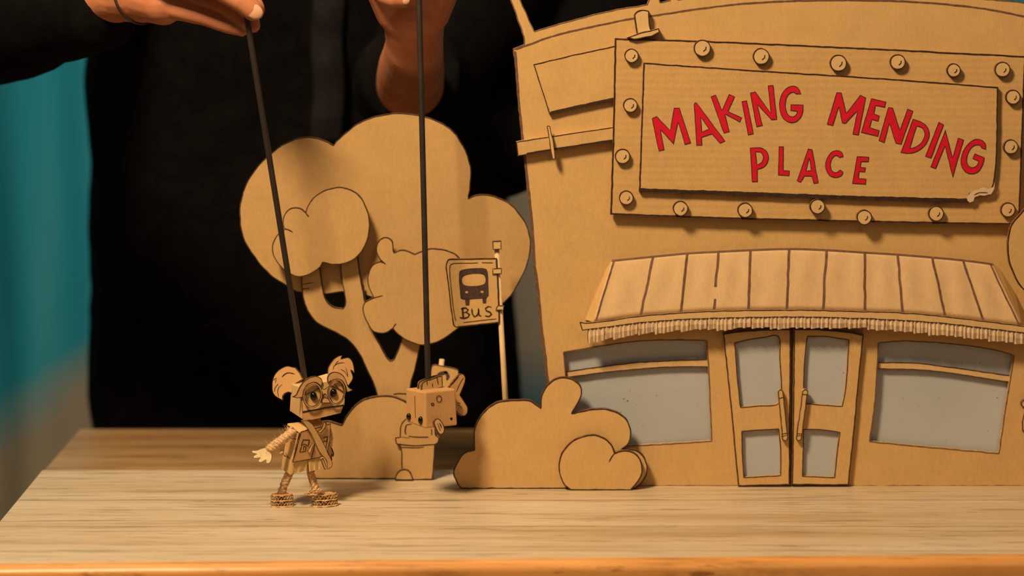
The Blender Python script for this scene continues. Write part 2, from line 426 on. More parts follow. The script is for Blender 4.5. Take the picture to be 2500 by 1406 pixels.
plate('front_wall', fout, FP(YF), .005, 'cb', shop, holes=[opn1, opn2, win1, win2], ink=3.2, hink=2.8, amp=1.6, edge='edgel',
      strokes=[(arc, 4.5), ([(1258, 125), (1266, 240), (1276, 340), (1283, 400), (1291, 470), (1300, 560), (1305, 640), (1313, 700), (1322, 800), (1330, 860), (1338, 945), (1349, 1110)], 6)], inkm='inkg')
strut(shop, 1362, 1186, 700, YF + .0085, .004, .055, -30); strut(shop, 2112, 1186, 560, YF + .0085, .004, .055)
# panes (grey film behind the openings)
FPn = FP(YF + .0075)
plate('window_pane', C([(1362, 850), (1745, 815), (1755, 1095), (1380, 1110)]), FPn, .0006, 'film', shop, ink=0, amp=0, edge='film')
plate('window_pane', C([(2125, 822), (2492, 850), (2460, 1125), (2108, 1090)]), FPn, .0006, 'film', shop, ink=0, amp=0, edge='film')
bmb = plate_bm(C([(1380, 907)]) + [(1460, 896), (1549, 885), (1640, 880)] + C([(1729, 877), (1730, 896)]) + [(1660, 896), (1594, 899), (1474, 910)] + C([(1383, 922)]), FP(YF + .003), .0025, ink=2.2)
link('window_bar', bmb, ['cbl', 'ink', 'edge'], shop)
bmb = plate_bm(C([(2143, 884)]) + [(2236, 886), (2330, 897), (2400, 907)] + C([(2472, 917), (2468, 934)]) + [(2400, 924), (2330, 913), (2236, 903)] + C([(2141, 901)]), FP(YF + .003), .0025, ink=2.2)
link('window_bar', bmb, ['cbl', 'ink', 'edge'], shop)
# upper shutter panel, pipe with strap, bracket holding the sign
plate('raised_panel', C([(1302, 157), (1400, 134), (1540, 104), (1540, 236), (1495, 246), (1415, 262), (1341, 279)]), FP(YF - .0045), .0045, 'cb', shop, ink=2.6,
      strokes=[([(1343, 275), (1415, 259), (1520, 237)], 6)])
pp = plate('pipe', C([(1260, 346), (1330, 335), (1493, 311), (1540, 304), (1540, 336), (1490, 344), (1350, 366), (1264, 382)]), FP(YF - .007), .007, 'cb', shop, ink=2.2, edge='edgel',
           strokes=[([(1285, 376), (1350, 365), (1520, 339)], 5), ])
plate('strap', C([(1334, 308)]) + [(1338, 306)] + C([(1343, 309)]) + [(1349, 335), (1353, 355)] + C([(1356, 386)]) + [(1351, 390)] + C([(1347, 387)]) + [(1342, 355), (1339, 332)], FP(YF - .011), .004, 'cbl', pp, ink=2, edge='edgel')
br = plate('sign_bracket', C([(1548, 36)]) + [(1556, 27), (1570, 24)] + C([(1584, 27)]) + [(1586, 46), (1587, 60)] + C([(1591, 76), (1555, 84)]) + [(1551, 60)], FP(YF - .008), .008, 'cbl', shop, ink=3)
plate('bracket_foot', C([(1531, 91), (1560, 81), (1609, 69), (1611, 79), (1592, 89), (1547, 97)]), FP(YF - .0125), .0125, 'cbl', br, ink=2.6, edge='edgel')
# sign
YS = YF - .009
sign = plate('sign_board', C([(1501, 93)]) + [(1750, 101), (2000, 112), (2250, 124)] + C([(2504, 137), (2489, 549)]) + [(2200, 544), (1800, 535)] + C([(1490, 524)]) + [(1497, 300)], FP(YS), .005, 'cbh', shop, ink=4.0)
for x, y in ((1600, 300), (2380, 300)):
    bm = bmesh.new(); p = W(x, y, YF); box(bm, (p.x - .03, YS + .005, p.z - .05), (p.x + .03, YF, p.z + .05)); link('spacer', bm, 'cb', sign, recalc=True)
tear = [(2437, 212.6, 1), (2436, 290), (2434.7, 366), (2431, 420), (2427, 448, 1), (2422, 462, 1), (2410, 470), (2398, 464), (2380, 468, 1), (2368, 474, 1), (2364, 486, 1), (2366, 495, 1)]
YI = YS - .0045
inner = plate('lettering_panel', C([(1571, 153)]) + [(1850, 172), (2150, 191)] + tear + [(2100, 488), (1800, 477)] + C([(1560, 468)]) + [(1566, 300)], FP(YI), .0045, 'cbh', sign, ink=3.4,
              strokes=[([(1562, 464), (1800, 472), (2100, 483), (2366, 489)], 9)])  # thick bottom stroke paints the panel's shadow band together with its ink line
plate('torn_liner', C([(2360, 480), (2372, 468), (2390, 461), (2400, 458), (2414, 462), (2424, 456), (2428, 443), (2427, 462), (2420, 474), (2404, 478), (2392, 475), (2380, 480), (2376, 492), (2367, 496), (2362, 490)]), FP(YI - .0012), .0006, 'cbt', inner, ink=0, amp=3, label='torn pale paper at the lower right corner',
      strokes=[([(2378, 476), (2392, 470), (2412, 471)], 2)])
KX, KY, KS = 1480, 80, 2.451
def kc(p): return (KX + p[0] / KS, KY + p[1] / KS) + tuple(p[2:])
bulbs = [(152, 138, 43), (575, 92, 51), (928, 142, 50), (1390, 182, 51), (1745, 175, 47), (2080, 225, 42), (2372, 220, 47), (2435, 385, 45), (2422, 683, 45), (2405, 1060, 45), (1975, 1082, 47), (1545, 1105, 46), (1265, 1040, 46), (832, 1062, 46), (445, 1052, 46), (120, 988, 44), (98, 740, 46), (145, 435, 44)]
for i, (x, y, r) in enumerate(bulbs):
    cx, cy = kc((x, y)); r /= KS
    o_ = [(cx + r * math.cos(a) * (1 + .05 * noise.noise(V((a, i, 0)))), cy + r * math.sin(a) * (1 + .05 * noise.noise(V((a, i, 5))))) for a in [2 * math.pi * k / 22 for k in range(22)]]
    YB = YS - (.0075 if (1200 < x < 1300) else .0045)
    plate('bulb', o_, FP(YB), YS - YB, 'cbl', sign, raw=True, amp=0, ink=2.6, strokes=[([(cx + .12 * r, cy + .38 * r), (cx + .40 * r, cy + .12 * r), (cx + .42 * r, cy - .18 * r)], 2.4)])
LET = [
 ([(272,512),(303,498),(382,583),(405,449),(438,449),(508,660),(470,670),(431,535),(403,668),(325,582),(348,700),(314,709)],),
 ([(524,430),(530,418),(540,416),(713,648),(680,662),(632,607),(572,627),(574,673),(540,675)],[(567,508),(613,575),(573,592)]),
 ([(625,382),(656,370),(692,462),(735,366),(770,382),(730,470),(812,507),(800,535),(712,488),(738,592),(703,602)],),
 ([(810,410),(842,404),(882,606),(848,613)],),
 ([(860,358),(893,352),(984,478),(967,316),(1000,313),(1022,520),(988,522),(905,432),(936,555),(898,564)],),
 ('s',[(1167,366,1),(1150,330),(1120,317),(1080,330),(1048,370),(1035,430),(1045,490),(1070,525),(1110,540),(1150,525),(1175,485),(1180,430,1),(1103,428,1),(1102,466,1),(1143,470,1),(1135,490),(1115,502),(1090,490),(1075,455),(1075,410),(1090,372),(1115,357),(1135,367,1)]),
 ([(1378,356),(1408,358),(1437,480),(1520,372),(1555,388),(1510,613),(1474,607),(1502,470),(1432,543),(1410,540),(1392,445),(1357,556),(1320,548)],),
 ([(1586,392),(1674,412),(1668,447),(1612,437),(1602,484),(1636,495),(1628,531),(1590,520),(1578,566),(1635,583),(1627,622),(1524,597)],),
 ([(1688,445),(1715,448),(1757,580),(1803,454),(1837,468),(1765,668),(1732,662),(1694,545),(1664,660),(1630,645)],),
 ('s',[(1835,515,1),(1880,530),(1920,560),(1935,610),(1915,665),(1870,705),(1820,722),(1762,718,1)],[(1858,560,1),(1890,572),(1905,610),(1885,655),(1850,682),(1818,690,1)]),
 ([(1990,532),(2020,550),(1945,752),(1908,740)],),
 ([(2030,580),(2073,745),(2105,628),(2140,640),(2073,868),(2027,680),(1972,815),(1940,803)],),
 ('s',[(2272,700,1),(2270,665),(2245,640),(2205,637),(2160,670),(2128,725),(2122,785),(2145,830),(2185,845),(2230,830),(2258,780),(2263,745,1),(2205,722,1),(2192,753,1),(2228,770,1),(2215,795),(2190,805),(2165,790),(2158,755),(2175,705),(2205,675),(2235,675),(2245,690,1)]),
 ('s',[(860,688,1),(925,686),(962,710),(972,755),(950,800),(905,820,1),(906,892,1),(872,893,1)],[(895,713,1),(925,717),(938,745),(928,775),(903,790,1)]),
 ([(1033,680),(1062,680),(1060,822),(1098,825),(1095,857),(1028,853)],),
 ([(1207,693),(1233,697),(1270,898),(1240,903),(1230,860),(1187,858),(1163,897),(1141,885)],[(1216,752),(1225,822),(1196,826)]),
 ('s',[(1420,742,1),(1412,715),(1382,702),(1345,715),(1317,760),(1312,810),(1335,855),(1375,867),(1410,855),(1418,832,1),(1400,818,1),(1375,835),(1352,825),(1342,790),(1352,755),(1375,735),(1395,748,1)]),
 ([(1500,738),(1573,742),(1570,772),(1527,772),(1521,803),(1553,806),(1548,834),(1515,832),(1510,870),(1556,873),(1553,907),(1472,902)],)]
for L in LET:
    if L[0] == 's': o_ = [kc(p) for p in L[1]]; hs = [[kc(p) for p in h] for h in L[2:]]
    else: o_ = C([kc(p) for p in L[0]]); hs = [C([kc(p) for p in h]) for h in L[1:]]
    plate('letter', o_, FP(YI - .0003), .0003, 'red', inner, holes=hs, ink=1.7, amp=.5, inkoff=.0001)
# awning
YA = YF - .016
top = [(1494, 634), (1595, 624), (1678, 616), (1754, 612), (1832, 608), (1927, 605), (2018, 608), (2111, 614), (2191, 619), (2276, 626), (2350, 633), (2424, 643), (2500, 660)]
bot = [(1447, 786), (1564, 770), (1662, 763), (1743, 759), (1827, 757), (1921, 756), (2009, 757), (2112, 760), (2204, 763), (2307, 772), (2401, 783), (2497, 795), (2580, 806)]
topd, botd = [], []
for i in range(12):
    for k in range(10):
        t = k / 10
        def cr(P):
            p0 = P[max(i - 1, 0)]; p1 = P[i]; p2 = P[i + 1]; p3 = P[min(i + 2, 12)]
            return tuple(.5 * (2 * p1[a] + (p2[a] - p0[a]) * t + (2 * p0[a] - 5 * p1[a] + 4 * p2[a] - p3[a]) * t * t + (3 * p1[a] - p0[a] - 3 * p2[a] + p3[a]) * t ** 3) for a in (0, 1))
        topd.append(cr(top)); botd.append(cr(bot))
topd = topd[:111]; botd = botd[:111]       # ends at the right edge (2424,643)-(2497,795)
def awn(i, s, off=0.0):
    a, b = topd[i], botd[i]; k = i / 110.0
    x = a[0] + (b[0] - a[0]) * s + 1.5 * noise.noise(V((i * .3, s * 6, 0))) * math.sin(math.pi * s); y = a[1] + (b[1] - a[1]) * s
    Y = YF - .003 + (YA - YF + .003) * (s ** .8) - off + .0006 * math.sin(i * .9) * math.sin(math.pi * s)
    return W(x, y, Y)
awning = None
bm = bmesh.new(); R_ = 12; gf = [[bm.verts.new(awn(i, j / R_)) for j in range(R_ + 1)] for i in range(111)]; gb = [[bm.verts.new(awn(i, j / R_, -.003)) for j in range(R_ + 1)] for i in range(111)]
for i in range(110):
    for j in range(R_):
        f = bm.faces.new((gf[i][j], gf[i + 1][j], gf[i + 1][j + 1], gf[i][j + 1])); f.smooth = True
        bm.faces.new((gb[i][j], gb[i][j + 1], gb[i + 1][j + 1], gb[i + 1][j]))
for i in (0, 110):
    for j in range(R_): f = bm.faces.new((gf[i][j], gf[i][j + 1], gb[i][j + 1], gb[i][j])); f.material_index = 2
for i in range(110):
    for j in (0, R_): f = bm.faces.new((gf[i][j], gf[i + 1][j], gb[i + 1][j], gb[i][j])); f.material_index = 2
bmesh.ops.recalc_face_normals(bm, faces=bm.faces)
def awrib(i, s0, s1, wd, shift=0):
    prev = None
    for k in range(13):
        s = s0 + (s1 - s0) * k / 12; ii = max(1, min(109, i))
        p = awn(ii, s, .0003); tdir = (awn(ii + 1, s, .0003) - awn(ii - 1, s, .0003)).normalized()
        ww = wd / 2700 * .5 * (1 + .3 * noise.noise(V((i, s * 9, 2)))); p = p + tdir * (shift + 1.6 * noise.noise(V((i * 3.3, s * 3, 7)))) / 2700
        cur = (bm.verts.new(p - tdir * ww), bm.verts.new(p + tdir * ww))
        if prev: f = bm.faces.new((prev[0], prev[1], cur[1], cur[0])); f.material_index = 1
        prev = cur
for r in range(1, 11):
    if r == 3: awrib(30, .01, .60, 6); awrib(30, .80, .97, 6)
    else: awrib(r * 10, .01, .99, 6)
awrib(1, 0, 1, 4.5); awrib(109, 0, 1, 4.5)
prev = None
for i in range(0, 111):
    a_ = awn(i, .0, .0003); b_ = awn(i, .030, .0003); cur = (bm.verts.new(a_), bm.verts.new(b_))
    if prev: f = bm.faces.new((prev[0], cur[0], cur[1], prev[1])); f.material_index = 1
    prev = cur
awning = link('awning', bm, ['cbv', 'inkg', 'edge'], shop)
# side flaps of the awning
def tri_prism(name, P, n, parent, mat='cb', t=.003):
    bm = bmesh.new(); a_ = [bm.verts.new(p) for p in P]; b_ = [bm.verts.new(p + V(n) * t) for p in P]; k = len(P)
    bm.faces.new(a_); bm.faces.new(b_[::-1])
    for i in range(k): bm.faces.new((a_[i], b_[i], b_[(i + 1) % k], a_[(i + 1) % k]))
    return link(name, bm, mat, parent, recalc=True)
tri_prism('side_flap', [W(1494, 634, YF - .003), W(1482, 652, YF - .0012), W(1448, 714, YF - .0012), W(1428, 780, YF - .0012), W(1449, 786, YA)], (.3, .3, 0), awning)
tri_prism('side_flap', [W(2424, 643, YF - .003), W(2440, 655, YF - .0012), W(2478, 715, YF - .0012), W(2512, 785, YF - .0012), W(2496, 795, YA)], (-.3, .3, 0), awning)
# fascia strip
ft = [(1415, 786), (1447, 787), (1564, 771), (1662, 763), (1743, 759), (1827, 757), (1921, 756), (2009, 757), (2112, 760), (2204, 763), (2307, 772), (2401, 783), (2520, 798)]
fb = [(1421, 807), (1447, 804), (1564, 789), (1649, 782), (1743, 778), (1827, 776), (1921, 775), (2009, 776), (2112, 779), (2204, 783), (2307, 791), (2401, 802), (2520, 816)]
plate('fascia', C([ft[0]]) + ft[1:-1] + C([ft[-1], fb[-1]]) + fb[1:-1][::-1] + C([fb[0]]), FP(YA - .002), .003, 'cbl', awning, ink=2.4, edge='edgel')
# corrugated fringe: one pleated strip
fr_t = spl([(p[0], p[1] - 1) for p in fb[1:]], False, 2.0)
fbm = [(1445, 833), (1568, 815), (1649, 808), (1738, 804), (1827, 801), (1917, 800), (2009, 800), (2097, 801), (2231, 811), (2366, 825), (2520, 843)]
def interp(P, x):
    for a_, b_ in zip(P, P[1:]):
        if x <= b_[0]: t = (x - a_[0]) / (b_[0] - a_[0]); return a_[1] + (b_[1] - a_[1]) * t
    return P[-1][1]
bm = bmesh.new(); prev = None; x = 1437.0; k = 0; random.seed(3); per = 22.0; ph = 0
xs = []
while x < 2519:
    p_ = random.uniform(17, 25); xs.append((x, p_)); x += p_
for (x0, p_) in xs:
    drop = random.uniform(-2.5, 2.5); skew = random.uniform(.35, .65)
    prof = [(0, 0.0), (.07, .0050), (.2, .0060), (skew, .0047), (.78, .0058), (.92, .0050), (1, 0.0)]
    for (u, d) in prof[:-1]:
        x = x0 + u * p_; yt = interp(fb[1:], x); ybm = interp(fbm, x) + drop + (1.5 if u < .3 else -1)
        Yc = YA + .0045 - d
        cur = [bm.verts.new(W(x, yt - 4, Yc)), bm.verts.new(W(x + 1.2 * math.sin(x), (yt + ybm) / 2, Yc - .0004)), bm.verts.new(W(x, ybm, Yc + .0008))]
        if prev:
            for q in (0, 1):
                f = bm.faces.new((prev[q], cur[q], cur[q + 1], prev[q + 1]))
                if u == 0: pass
                if u in (.07, 0): f.material_index = 1  # pleat recesses coloured dark to stand in for shade in the slits
        prev = cur
fringe = link('corrugated_fringe', bm, ['cbt', 'inkg'], awning)
sm = fringe.modifiers.new('solid', 'SOLIDIFY'); sm.thickness = .0007
# doors
YD = YF - .005
def door(outline, holes, hp, hmarks, paneq):
    d = plate('door', outline, FP(YD), .005, 'cb', shop, holes=holes, ink=3, hink=2.4, amp=1, edge='edgel')
    for q in paneq: plate('door_pane', C(q), FP(YD + .0042), .0006, 'film', d, ink=0, amp=0, edge='film')
    plate('door_handle', hp, FP(YD - .005), .005, 'cb', d, ink=2.2, strokes=hmarks, edge='edgel')
door(C([(1765, 815)]) + [(1800, 809), (1870, 804)] + C([(1931, 803), (1928, 1184), (1802, 1187)]) + [(1783, 985), (1774, 900)],
     [C([(1795, 838)]) + [(1825, 831), (1865, 825)] + [(1900, 823)] + [(1903, 874), (1907, 950)] + [(1898, 985)] + [(1850, 990)] + C([(1809, 994)]) + [(1801, 921)],
      C([(1812, 1054)]) + [(1850, 1051)] + C([(1900, 1048)]) + [(1905, 1095)] + C([(1905, 1160), (1817, 1165)]) + [(1813, 1100)]],
     C([(1899, 956)]) + [(1905, 950)] + C([(1912, 955), (1924, 1070)]) + [(1919, 1077)] + C([(1910, 1073)]), [([(1901, 973), (1914, 969)], 2), ([(1907, 1060), (1922, 1057)], 2), ([(1908, 1066), (1920, 1062)], 1.5)],
     [[(1786, 815), (1912, 812), (1914, 1000), (1800, 1002)], [(1804, 1042), (1910, 1040), (1912, 1170), (1810, 1174)]])
door(C([(1938, 803)]) + [(2000, 804), (2060, 809)] + C([(2109, 817)]) + [(2098, 920), (2088, 1030)] + C([(2072, 1185), (1933, 1184)]) + [(1936, 1000)],
     [C([(1972, 822)]) + [(2020, 823)] + C([(2072, 831)]) + [(2065, 936)] + C([(2056, 991)]) + [(2010, 988)] + C([(1966, 984)]) + [(1963, 940), (1966, 874)],
      C([(1963, 1049)]) + [(2005, 1050)] + C([(2050, 1056)]) + [(2044, 1093)] + C([(2037, 1165), (1960, 1162)]) + [(1962, 1100)]],
     C([(1959, 955)]) + [(1965, 950)] + C([(1973, 955), (1957, 1072)]) + [(1950, 1077)] + C([(1943, 1072)]), [([(1959, 963), (1971, 964)], 2), ([(1945, 1059), (1957, 1059)], 2), ([(1945, 1064), (1956, 1063)], 1.5)],
     [[(1956, 810), (2086, 815), (2070, 1002), (1956, 1000)], [(1955, 1040), (2062, 1044), (2048, 1174), (1952, 1172)]])
plate('door_gap_strip', C([(1926, 798), (1943, 798), (1938, 1185), (1924, 1185)]), FP(YF - .001), .001, 'inkg', shop, ink=0, edge='inkg')
wbk = plate('wall_fitting', C([(2501, 1000), (2520, 1000), (2520, 1052), (2496, 1052), (2495, 1030)]), FP(YF - .004), .004, 'cbl', shop, ink=2.4, edge='edgel')
plate('knob', ell(2504, 986, 11, 10), FP(YF - .005), .005, 'cbl', wbk, raw=True, amp=0, ink=2.4)

# ------------------------------------------------------------------ right edge tree (mostly out of the picture)
YR = YF - .046
rt = thing('cardboard_tree', 'cardboard tree whose round crown edge overlaps the sign at far right', 'cardboard tree', (W(2640, 1190, YR).x, YR, TZ))
crown = [(2520, 492), (2490, 522), (2468, 552), (2460, 590), (2462, 633), (2474, 667), (2492, 700), (2530, 728), (2600, 745), (2680, 735, 1), (2740, 760), (2830, 720), (2850, 620), (2800, 540), (2790, 480), (2720, 410), (2620, 420), (2560, 470, 1)]
plate('crown', crown, FP(YR), .004, 'cb', rt, ink=3)
plate('trunk', C([(2600, 700)]) + [(2615, 850), (2605, 1000)] + C([(2570, gpy(YR + .0042)), (2720, gpy(YR + .0042))]) + [(2690, 1000), (2690, 850)] + C([(2700, 700)]), FP(YR + .0042), .004, 'cb', rt, ink=3)

# ------------------------------------------------------------------ left tree
YT = Yg(1170) + .012
tree = thing('cardboard_tree', 'tall cardboard tree with forked trunk and two leafy clumps beside the shop', 'cardboard tree', (W(955, 1160, YT).x, YT, TZ))
canopy = [(585, 516), (590, 478), (606, 439), (631, 403), (657, 378), (682, 358), (708, 344), (734, 336), (754, 334), (775, 337), (798, 345), (814, 354, 1), (826, 339), (862, 309), (900, 289), (940, 279), (966, 276), (1004, 278), (1042, 286), (1081, 302), (1106, 321), (1124, 344), (1140, 375), (1150, 414), (1149, 452), (1144, 485, 1), (1163, 476), (1183, 474), (1209, 479), (1234, 491), (1255, 505), (1278, 535), (1291, 562), (1296, 593), (1294, 615), (1283, 659), (1248, 721), (1215, 748), (1150, 765), (1060, 770), (960, 745), (900, 724), (836, 713, 1), (797, 719, 1), (736, 715), (718, 709), (695, 695), (664, 675), (631, 641), (606, 605), (593, 580), (586, 545)]
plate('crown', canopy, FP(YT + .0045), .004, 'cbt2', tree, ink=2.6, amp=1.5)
yb_ = gpy(YT)
trunk = [(735, 640, 1), (735, 677), (737, 707), (741, 733), (752, 761), (769, 784), (798, 802), (823, 814), (851, 832), (877, 864), (895, 902), (910, 933), (920, 965), (924, 1020), (915, yb_, 1), (1000, yb_, 1), (996, 1020), (1003, 943), (1014, 900), (1026, 846), (1036, 800), (1060, 740, 1), (1000, 740, 1), (990, 795), (980, 829), (970, 856), (961, 877), (953, 881, 1), (944, 871), (932, 848), (915, 816), (903, 780), (893, 741), (884, 697), (878, 659), (873, 620, 1)]
hole = [(780, 640, 1), (782, 659), (787, 695), (792, 723), (803, 741), (818, 750), (837, 753, 1), (843, 739), (839, 710), (834, 684), (831, 649), (831, 640, 1)]
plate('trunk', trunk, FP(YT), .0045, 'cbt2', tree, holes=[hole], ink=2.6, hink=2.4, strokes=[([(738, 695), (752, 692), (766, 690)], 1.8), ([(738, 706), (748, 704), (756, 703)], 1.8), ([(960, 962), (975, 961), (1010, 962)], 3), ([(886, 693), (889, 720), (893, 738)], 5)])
c1 = [(664, 610), (666, 593), (675, 575), (685, 566), (694, 560, 1), (690, 545), (692, 528), (705, 511), (721, 506), (736, 510), (746, 519, 1), (752, 501), (764, 483), (785, 468), (810, 459), (831, 457), (856, 463), (877, 477), (892, 501), (901, 529), (902, 562), (896, 590), (880, 618), (862, 635), (840, 644), (815, 647), (800, 644), (788, 641, 1), (782, 652), (767, 664), (746, 674), (723, 675), (700, 664), (682, 648), (670, 629)]
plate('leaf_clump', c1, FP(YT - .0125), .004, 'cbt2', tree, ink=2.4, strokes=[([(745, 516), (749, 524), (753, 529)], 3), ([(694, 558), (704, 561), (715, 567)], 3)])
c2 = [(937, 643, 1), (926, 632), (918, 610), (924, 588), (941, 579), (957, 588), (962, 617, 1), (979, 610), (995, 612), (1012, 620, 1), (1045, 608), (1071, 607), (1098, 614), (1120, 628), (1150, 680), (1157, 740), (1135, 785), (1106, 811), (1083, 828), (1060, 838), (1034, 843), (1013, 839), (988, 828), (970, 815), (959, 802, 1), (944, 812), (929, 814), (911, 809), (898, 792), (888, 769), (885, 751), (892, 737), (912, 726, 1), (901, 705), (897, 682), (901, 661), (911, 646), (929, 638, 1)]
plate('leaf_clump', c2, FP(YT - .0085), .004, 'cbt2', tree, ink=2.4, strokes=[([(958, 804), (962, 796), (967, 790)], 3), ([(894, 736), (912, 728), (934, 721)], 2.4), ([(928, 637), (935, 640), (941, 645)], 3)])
for x, y, d in ((800, 560, .008), (1040, 720, .004)):
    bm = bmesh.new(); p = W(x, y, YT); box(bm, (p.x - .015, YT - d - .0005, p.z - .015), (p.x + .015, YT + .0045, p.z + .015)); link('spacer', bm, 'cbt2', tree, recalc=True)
strut(tree, 960, 1170, 930, YT + .009, .004, .035)

# ------------------------------------------------------------------ left bush, bin
YBU = Yg(1170)
bush = thing('cardboard_bush', 'low cardboard bush standing behind the walking puppet, in front of the trunk', 'cardboard bush', (W(900, 1170, YBU).x, YBU, TZ))
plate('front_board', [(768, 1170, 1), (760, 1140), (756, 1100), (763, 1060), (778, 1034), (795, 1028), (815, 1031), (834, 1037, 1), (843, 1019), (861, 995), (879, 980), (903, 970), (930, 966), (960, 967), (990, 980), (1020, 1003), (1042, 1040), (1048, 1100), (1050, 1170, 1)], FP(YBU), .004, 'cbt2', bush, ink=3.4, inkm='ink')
strut(bush, 840, 1170, 1060, YBU + .0045, .004, .03)
YN = Yg(1172.5)
binn = thing('cardboard_bin', 'cardboard wheelie bin cut-out standing below the hanging toaster puppet', 'cardboard bin', (W(1015, 1172, YN).x, YN, TZ))
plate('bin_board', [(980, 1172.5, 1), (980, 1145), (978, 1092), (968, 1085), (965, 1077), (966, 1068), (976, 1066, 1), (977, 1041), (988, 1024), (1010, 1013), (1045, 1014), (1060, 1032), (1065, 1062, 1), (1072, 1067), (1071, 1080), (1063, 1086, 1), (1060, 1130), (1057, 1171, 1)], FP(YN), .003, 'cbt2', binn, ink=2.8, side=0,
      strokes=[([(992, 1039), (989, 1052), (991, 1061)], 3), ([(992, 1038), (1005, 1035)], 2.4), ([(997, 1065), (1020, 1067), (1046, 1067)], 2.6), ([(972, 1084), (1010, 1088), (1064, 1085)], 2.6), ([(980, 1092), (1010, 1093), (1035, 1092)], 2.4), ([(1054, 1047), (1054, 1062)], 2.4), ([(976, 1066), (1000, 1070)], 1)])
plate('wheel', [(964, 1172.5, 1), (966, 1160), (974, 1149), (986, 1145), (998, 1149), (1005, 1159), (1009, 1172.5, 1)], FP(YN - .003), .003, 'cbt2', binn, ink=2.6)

# ------------------------------------------------------------------ small sign behind the toaster
YSM = Yg(1166)
ss = thing('small_sign', 'small cardboard sign with dark smudged mark on a short stick behind the toaster puppet', 'sign', (W(1046, 1166, YSM).x, YSM, TZ))
plate('sign_plate', [(1054, 893), (1060, 890), (1085, 894), (1112, 900), (1119, 905), (1118, 925), (1114, 950), (1108, 955), (1060, 948), (1052, 942), (1051, 915)], FP(YSM - .0045), .003, 'cb', ss, ink=2,
      strokes=[([(1067, 916), (1080, 911), (1090, 911), (1094, 920), (1091, 928)], 9), ([(1084, 908), (1092, 909)], 6)], inkm='inkp')
bm = bmesh.new(); tube(bm, [W(1079, 877, YSM), V((W(1046, 1166, YSM).x, YSM, TZ))], .0024, 12); link('stick', bm, 'wood_stick', ss)

# ------------------------------------------------------------------ bus stop sign
YP = Yg(1181)
bs = thing('bus_stop_sign', 'cardboard BUS stop sign on a pale round pole between tree and shop', 'bus stop sign', (W(1246, 1181, YP).x, YP, TZ))
bm = bmesh.new(); pt = W(1212, 596, YP); pbm = V((W(1246, 1181, YP).x, YP, TZ)); tube(bm, [pt, pbm], [.0022, .0029], 16); link('pole', bm, 'wood_stick', bs)
plq = FP(YP - .0035)
sgn = plate('sign_plate', [(1088, 655), (1090, 640), (1096, 633), (1108, 632, 1), (1160, 631), (1213, 630, 1), (1217, 700), (1220, 788, 1), (1165, 794), (1113, 800, 1), (1107, 796), (1101, 760), (1093, 691)], plq, .003, 'cb', bs, ink=3, amp=.8,
      strokes=[([(1113, 784), (1108, 760), (1100, 690), (1098, 655), (1103, 645), (1120, 643), (1167, 641.5)], 2), ([(1176, 641), (1203, 641.5)], 2), ([(1131, 787), (1170, 783), (1212, 778)], 2),
               ([(1126, 755), (1129, 753)], 2), ([(1129, 752), (1131, 775)], 4), ([(1125, 754), (1137, 752), (1143, 757), (1139, 762), (1130, 764)], 4), ([(1137, 763), (1146, 768), (1143, 774), (1132, 777), (1122, 775)], 4),
               ([(1152, 753), (1153, 766), (1158, 773), (1165, 770), (1168, 762), (1168, 752)], 4), ([(1168, 756), (1170, 770), (1175, 772)], 3.5), ([(1200, 750), (1192, 748), (1185, 753), (1188, 759), (1196, 762), (1200, 767), (1194, 773), (1184, 771)], 4)])
bus = [(1121, 666), (1127, 659), (1154, 655), (1182, 655), (1190, 662), (1192, 690), (1193, 722), (1188, 728), (1151, 731), (1128, 731), (1124, 723), (1121, 690)]
plate('bus_pictogram', bus, FP(YP - .0036), .0001, 'inkp', sgn, holes=[[(1130, 676), (1154, 669), (1181, 671), (1183, 692), (1157, 698), (1132, 695)], ell(1139, 713, 4, 3, 0, 10), ell(1177, 712, 4, 3, 0, 10)], ink=1.5, hink=1, amp=.8, edge='inkg', inkoff=.00005)
for q in ([(1135, 731), (1147, 731), (1146, 746), (1137, 746)], [(1177, 728), (1188, 728), (1187, 741), (1179, 741)]): plate('pictogram_wheel', C(q), FP(YP - .0036), .0001, 'inkp', sgn, ink=0, edge='inkg', amp=0)
for q in ([(1202, 589), (1224, 588), (1224, 609), (1203, 610)], [(1202, 656), (1225, 654), (1225, 669), (1202, 670)], [(1216, 745), (1231, 746), (1230, 758), (1210, 758), (1212, 750)]):
    bmq = plate_bm(C(q), FP(YP - .0045), .006 if q[0][1] < 600 else .0015, ink=2.2, amp=.3); link('pole_cap' if q[0][1] < 600 else 'clamp', bmq, ['cbl', 'ink', 'edge'], bs)

# ------------------------------------------------------------------ front bushes
YB1 = Yg(1193.5)
fbush = thing('cardboard_bush', 'large many-lobed cardboard bush leaning against the left side of the shop front', 'cardboard bush', (W(1330, 1193, YB1).x, YB1, TZ))
bl = [(1127, 1193.5, 1), (1114, 1178), (1106, 1157), (1109, 1141), (1119, 1123), (1128, 1110), (1140, 1102), (1158, 1097, 1), (1156, 1077), (1157, 1052), (1163, 1032), (1178, 1009), (1196, 991), (1216, 981), (1239, 977), (1267, 976), (1292, 977), (1306, 984), (1321, 996, 1), (1319, 980), (1325, 957), (1335, 940), (1353, 926), (1376, 921), (1398, 925), (1414, 937), (1421, 952), (1419, 970), (1408, 991), (1397, 1009, 1), (1421, 1003), (1453, 998), (1485, 999), (1512, 1009), (1531, 1025), (1540, 1048), (1540, 1071), (1531, 1089), (1516, 1099, 1), (1526, 1097), (1544, 1097), (1560, 1102), (1574, 1118), (1581, 1139), (1578, 1162), (1566, 1180), (1552, 1193.5, 1)]
plate('front_board', bl, FP(YB1), .005, 'cb', fbush, ink=3.2, amp=1.4, edge='inkg')
strut(fbush, 1250, 1193, 1050, YB1 + .0045, .003, .008)
YB2 = Yg(1197)
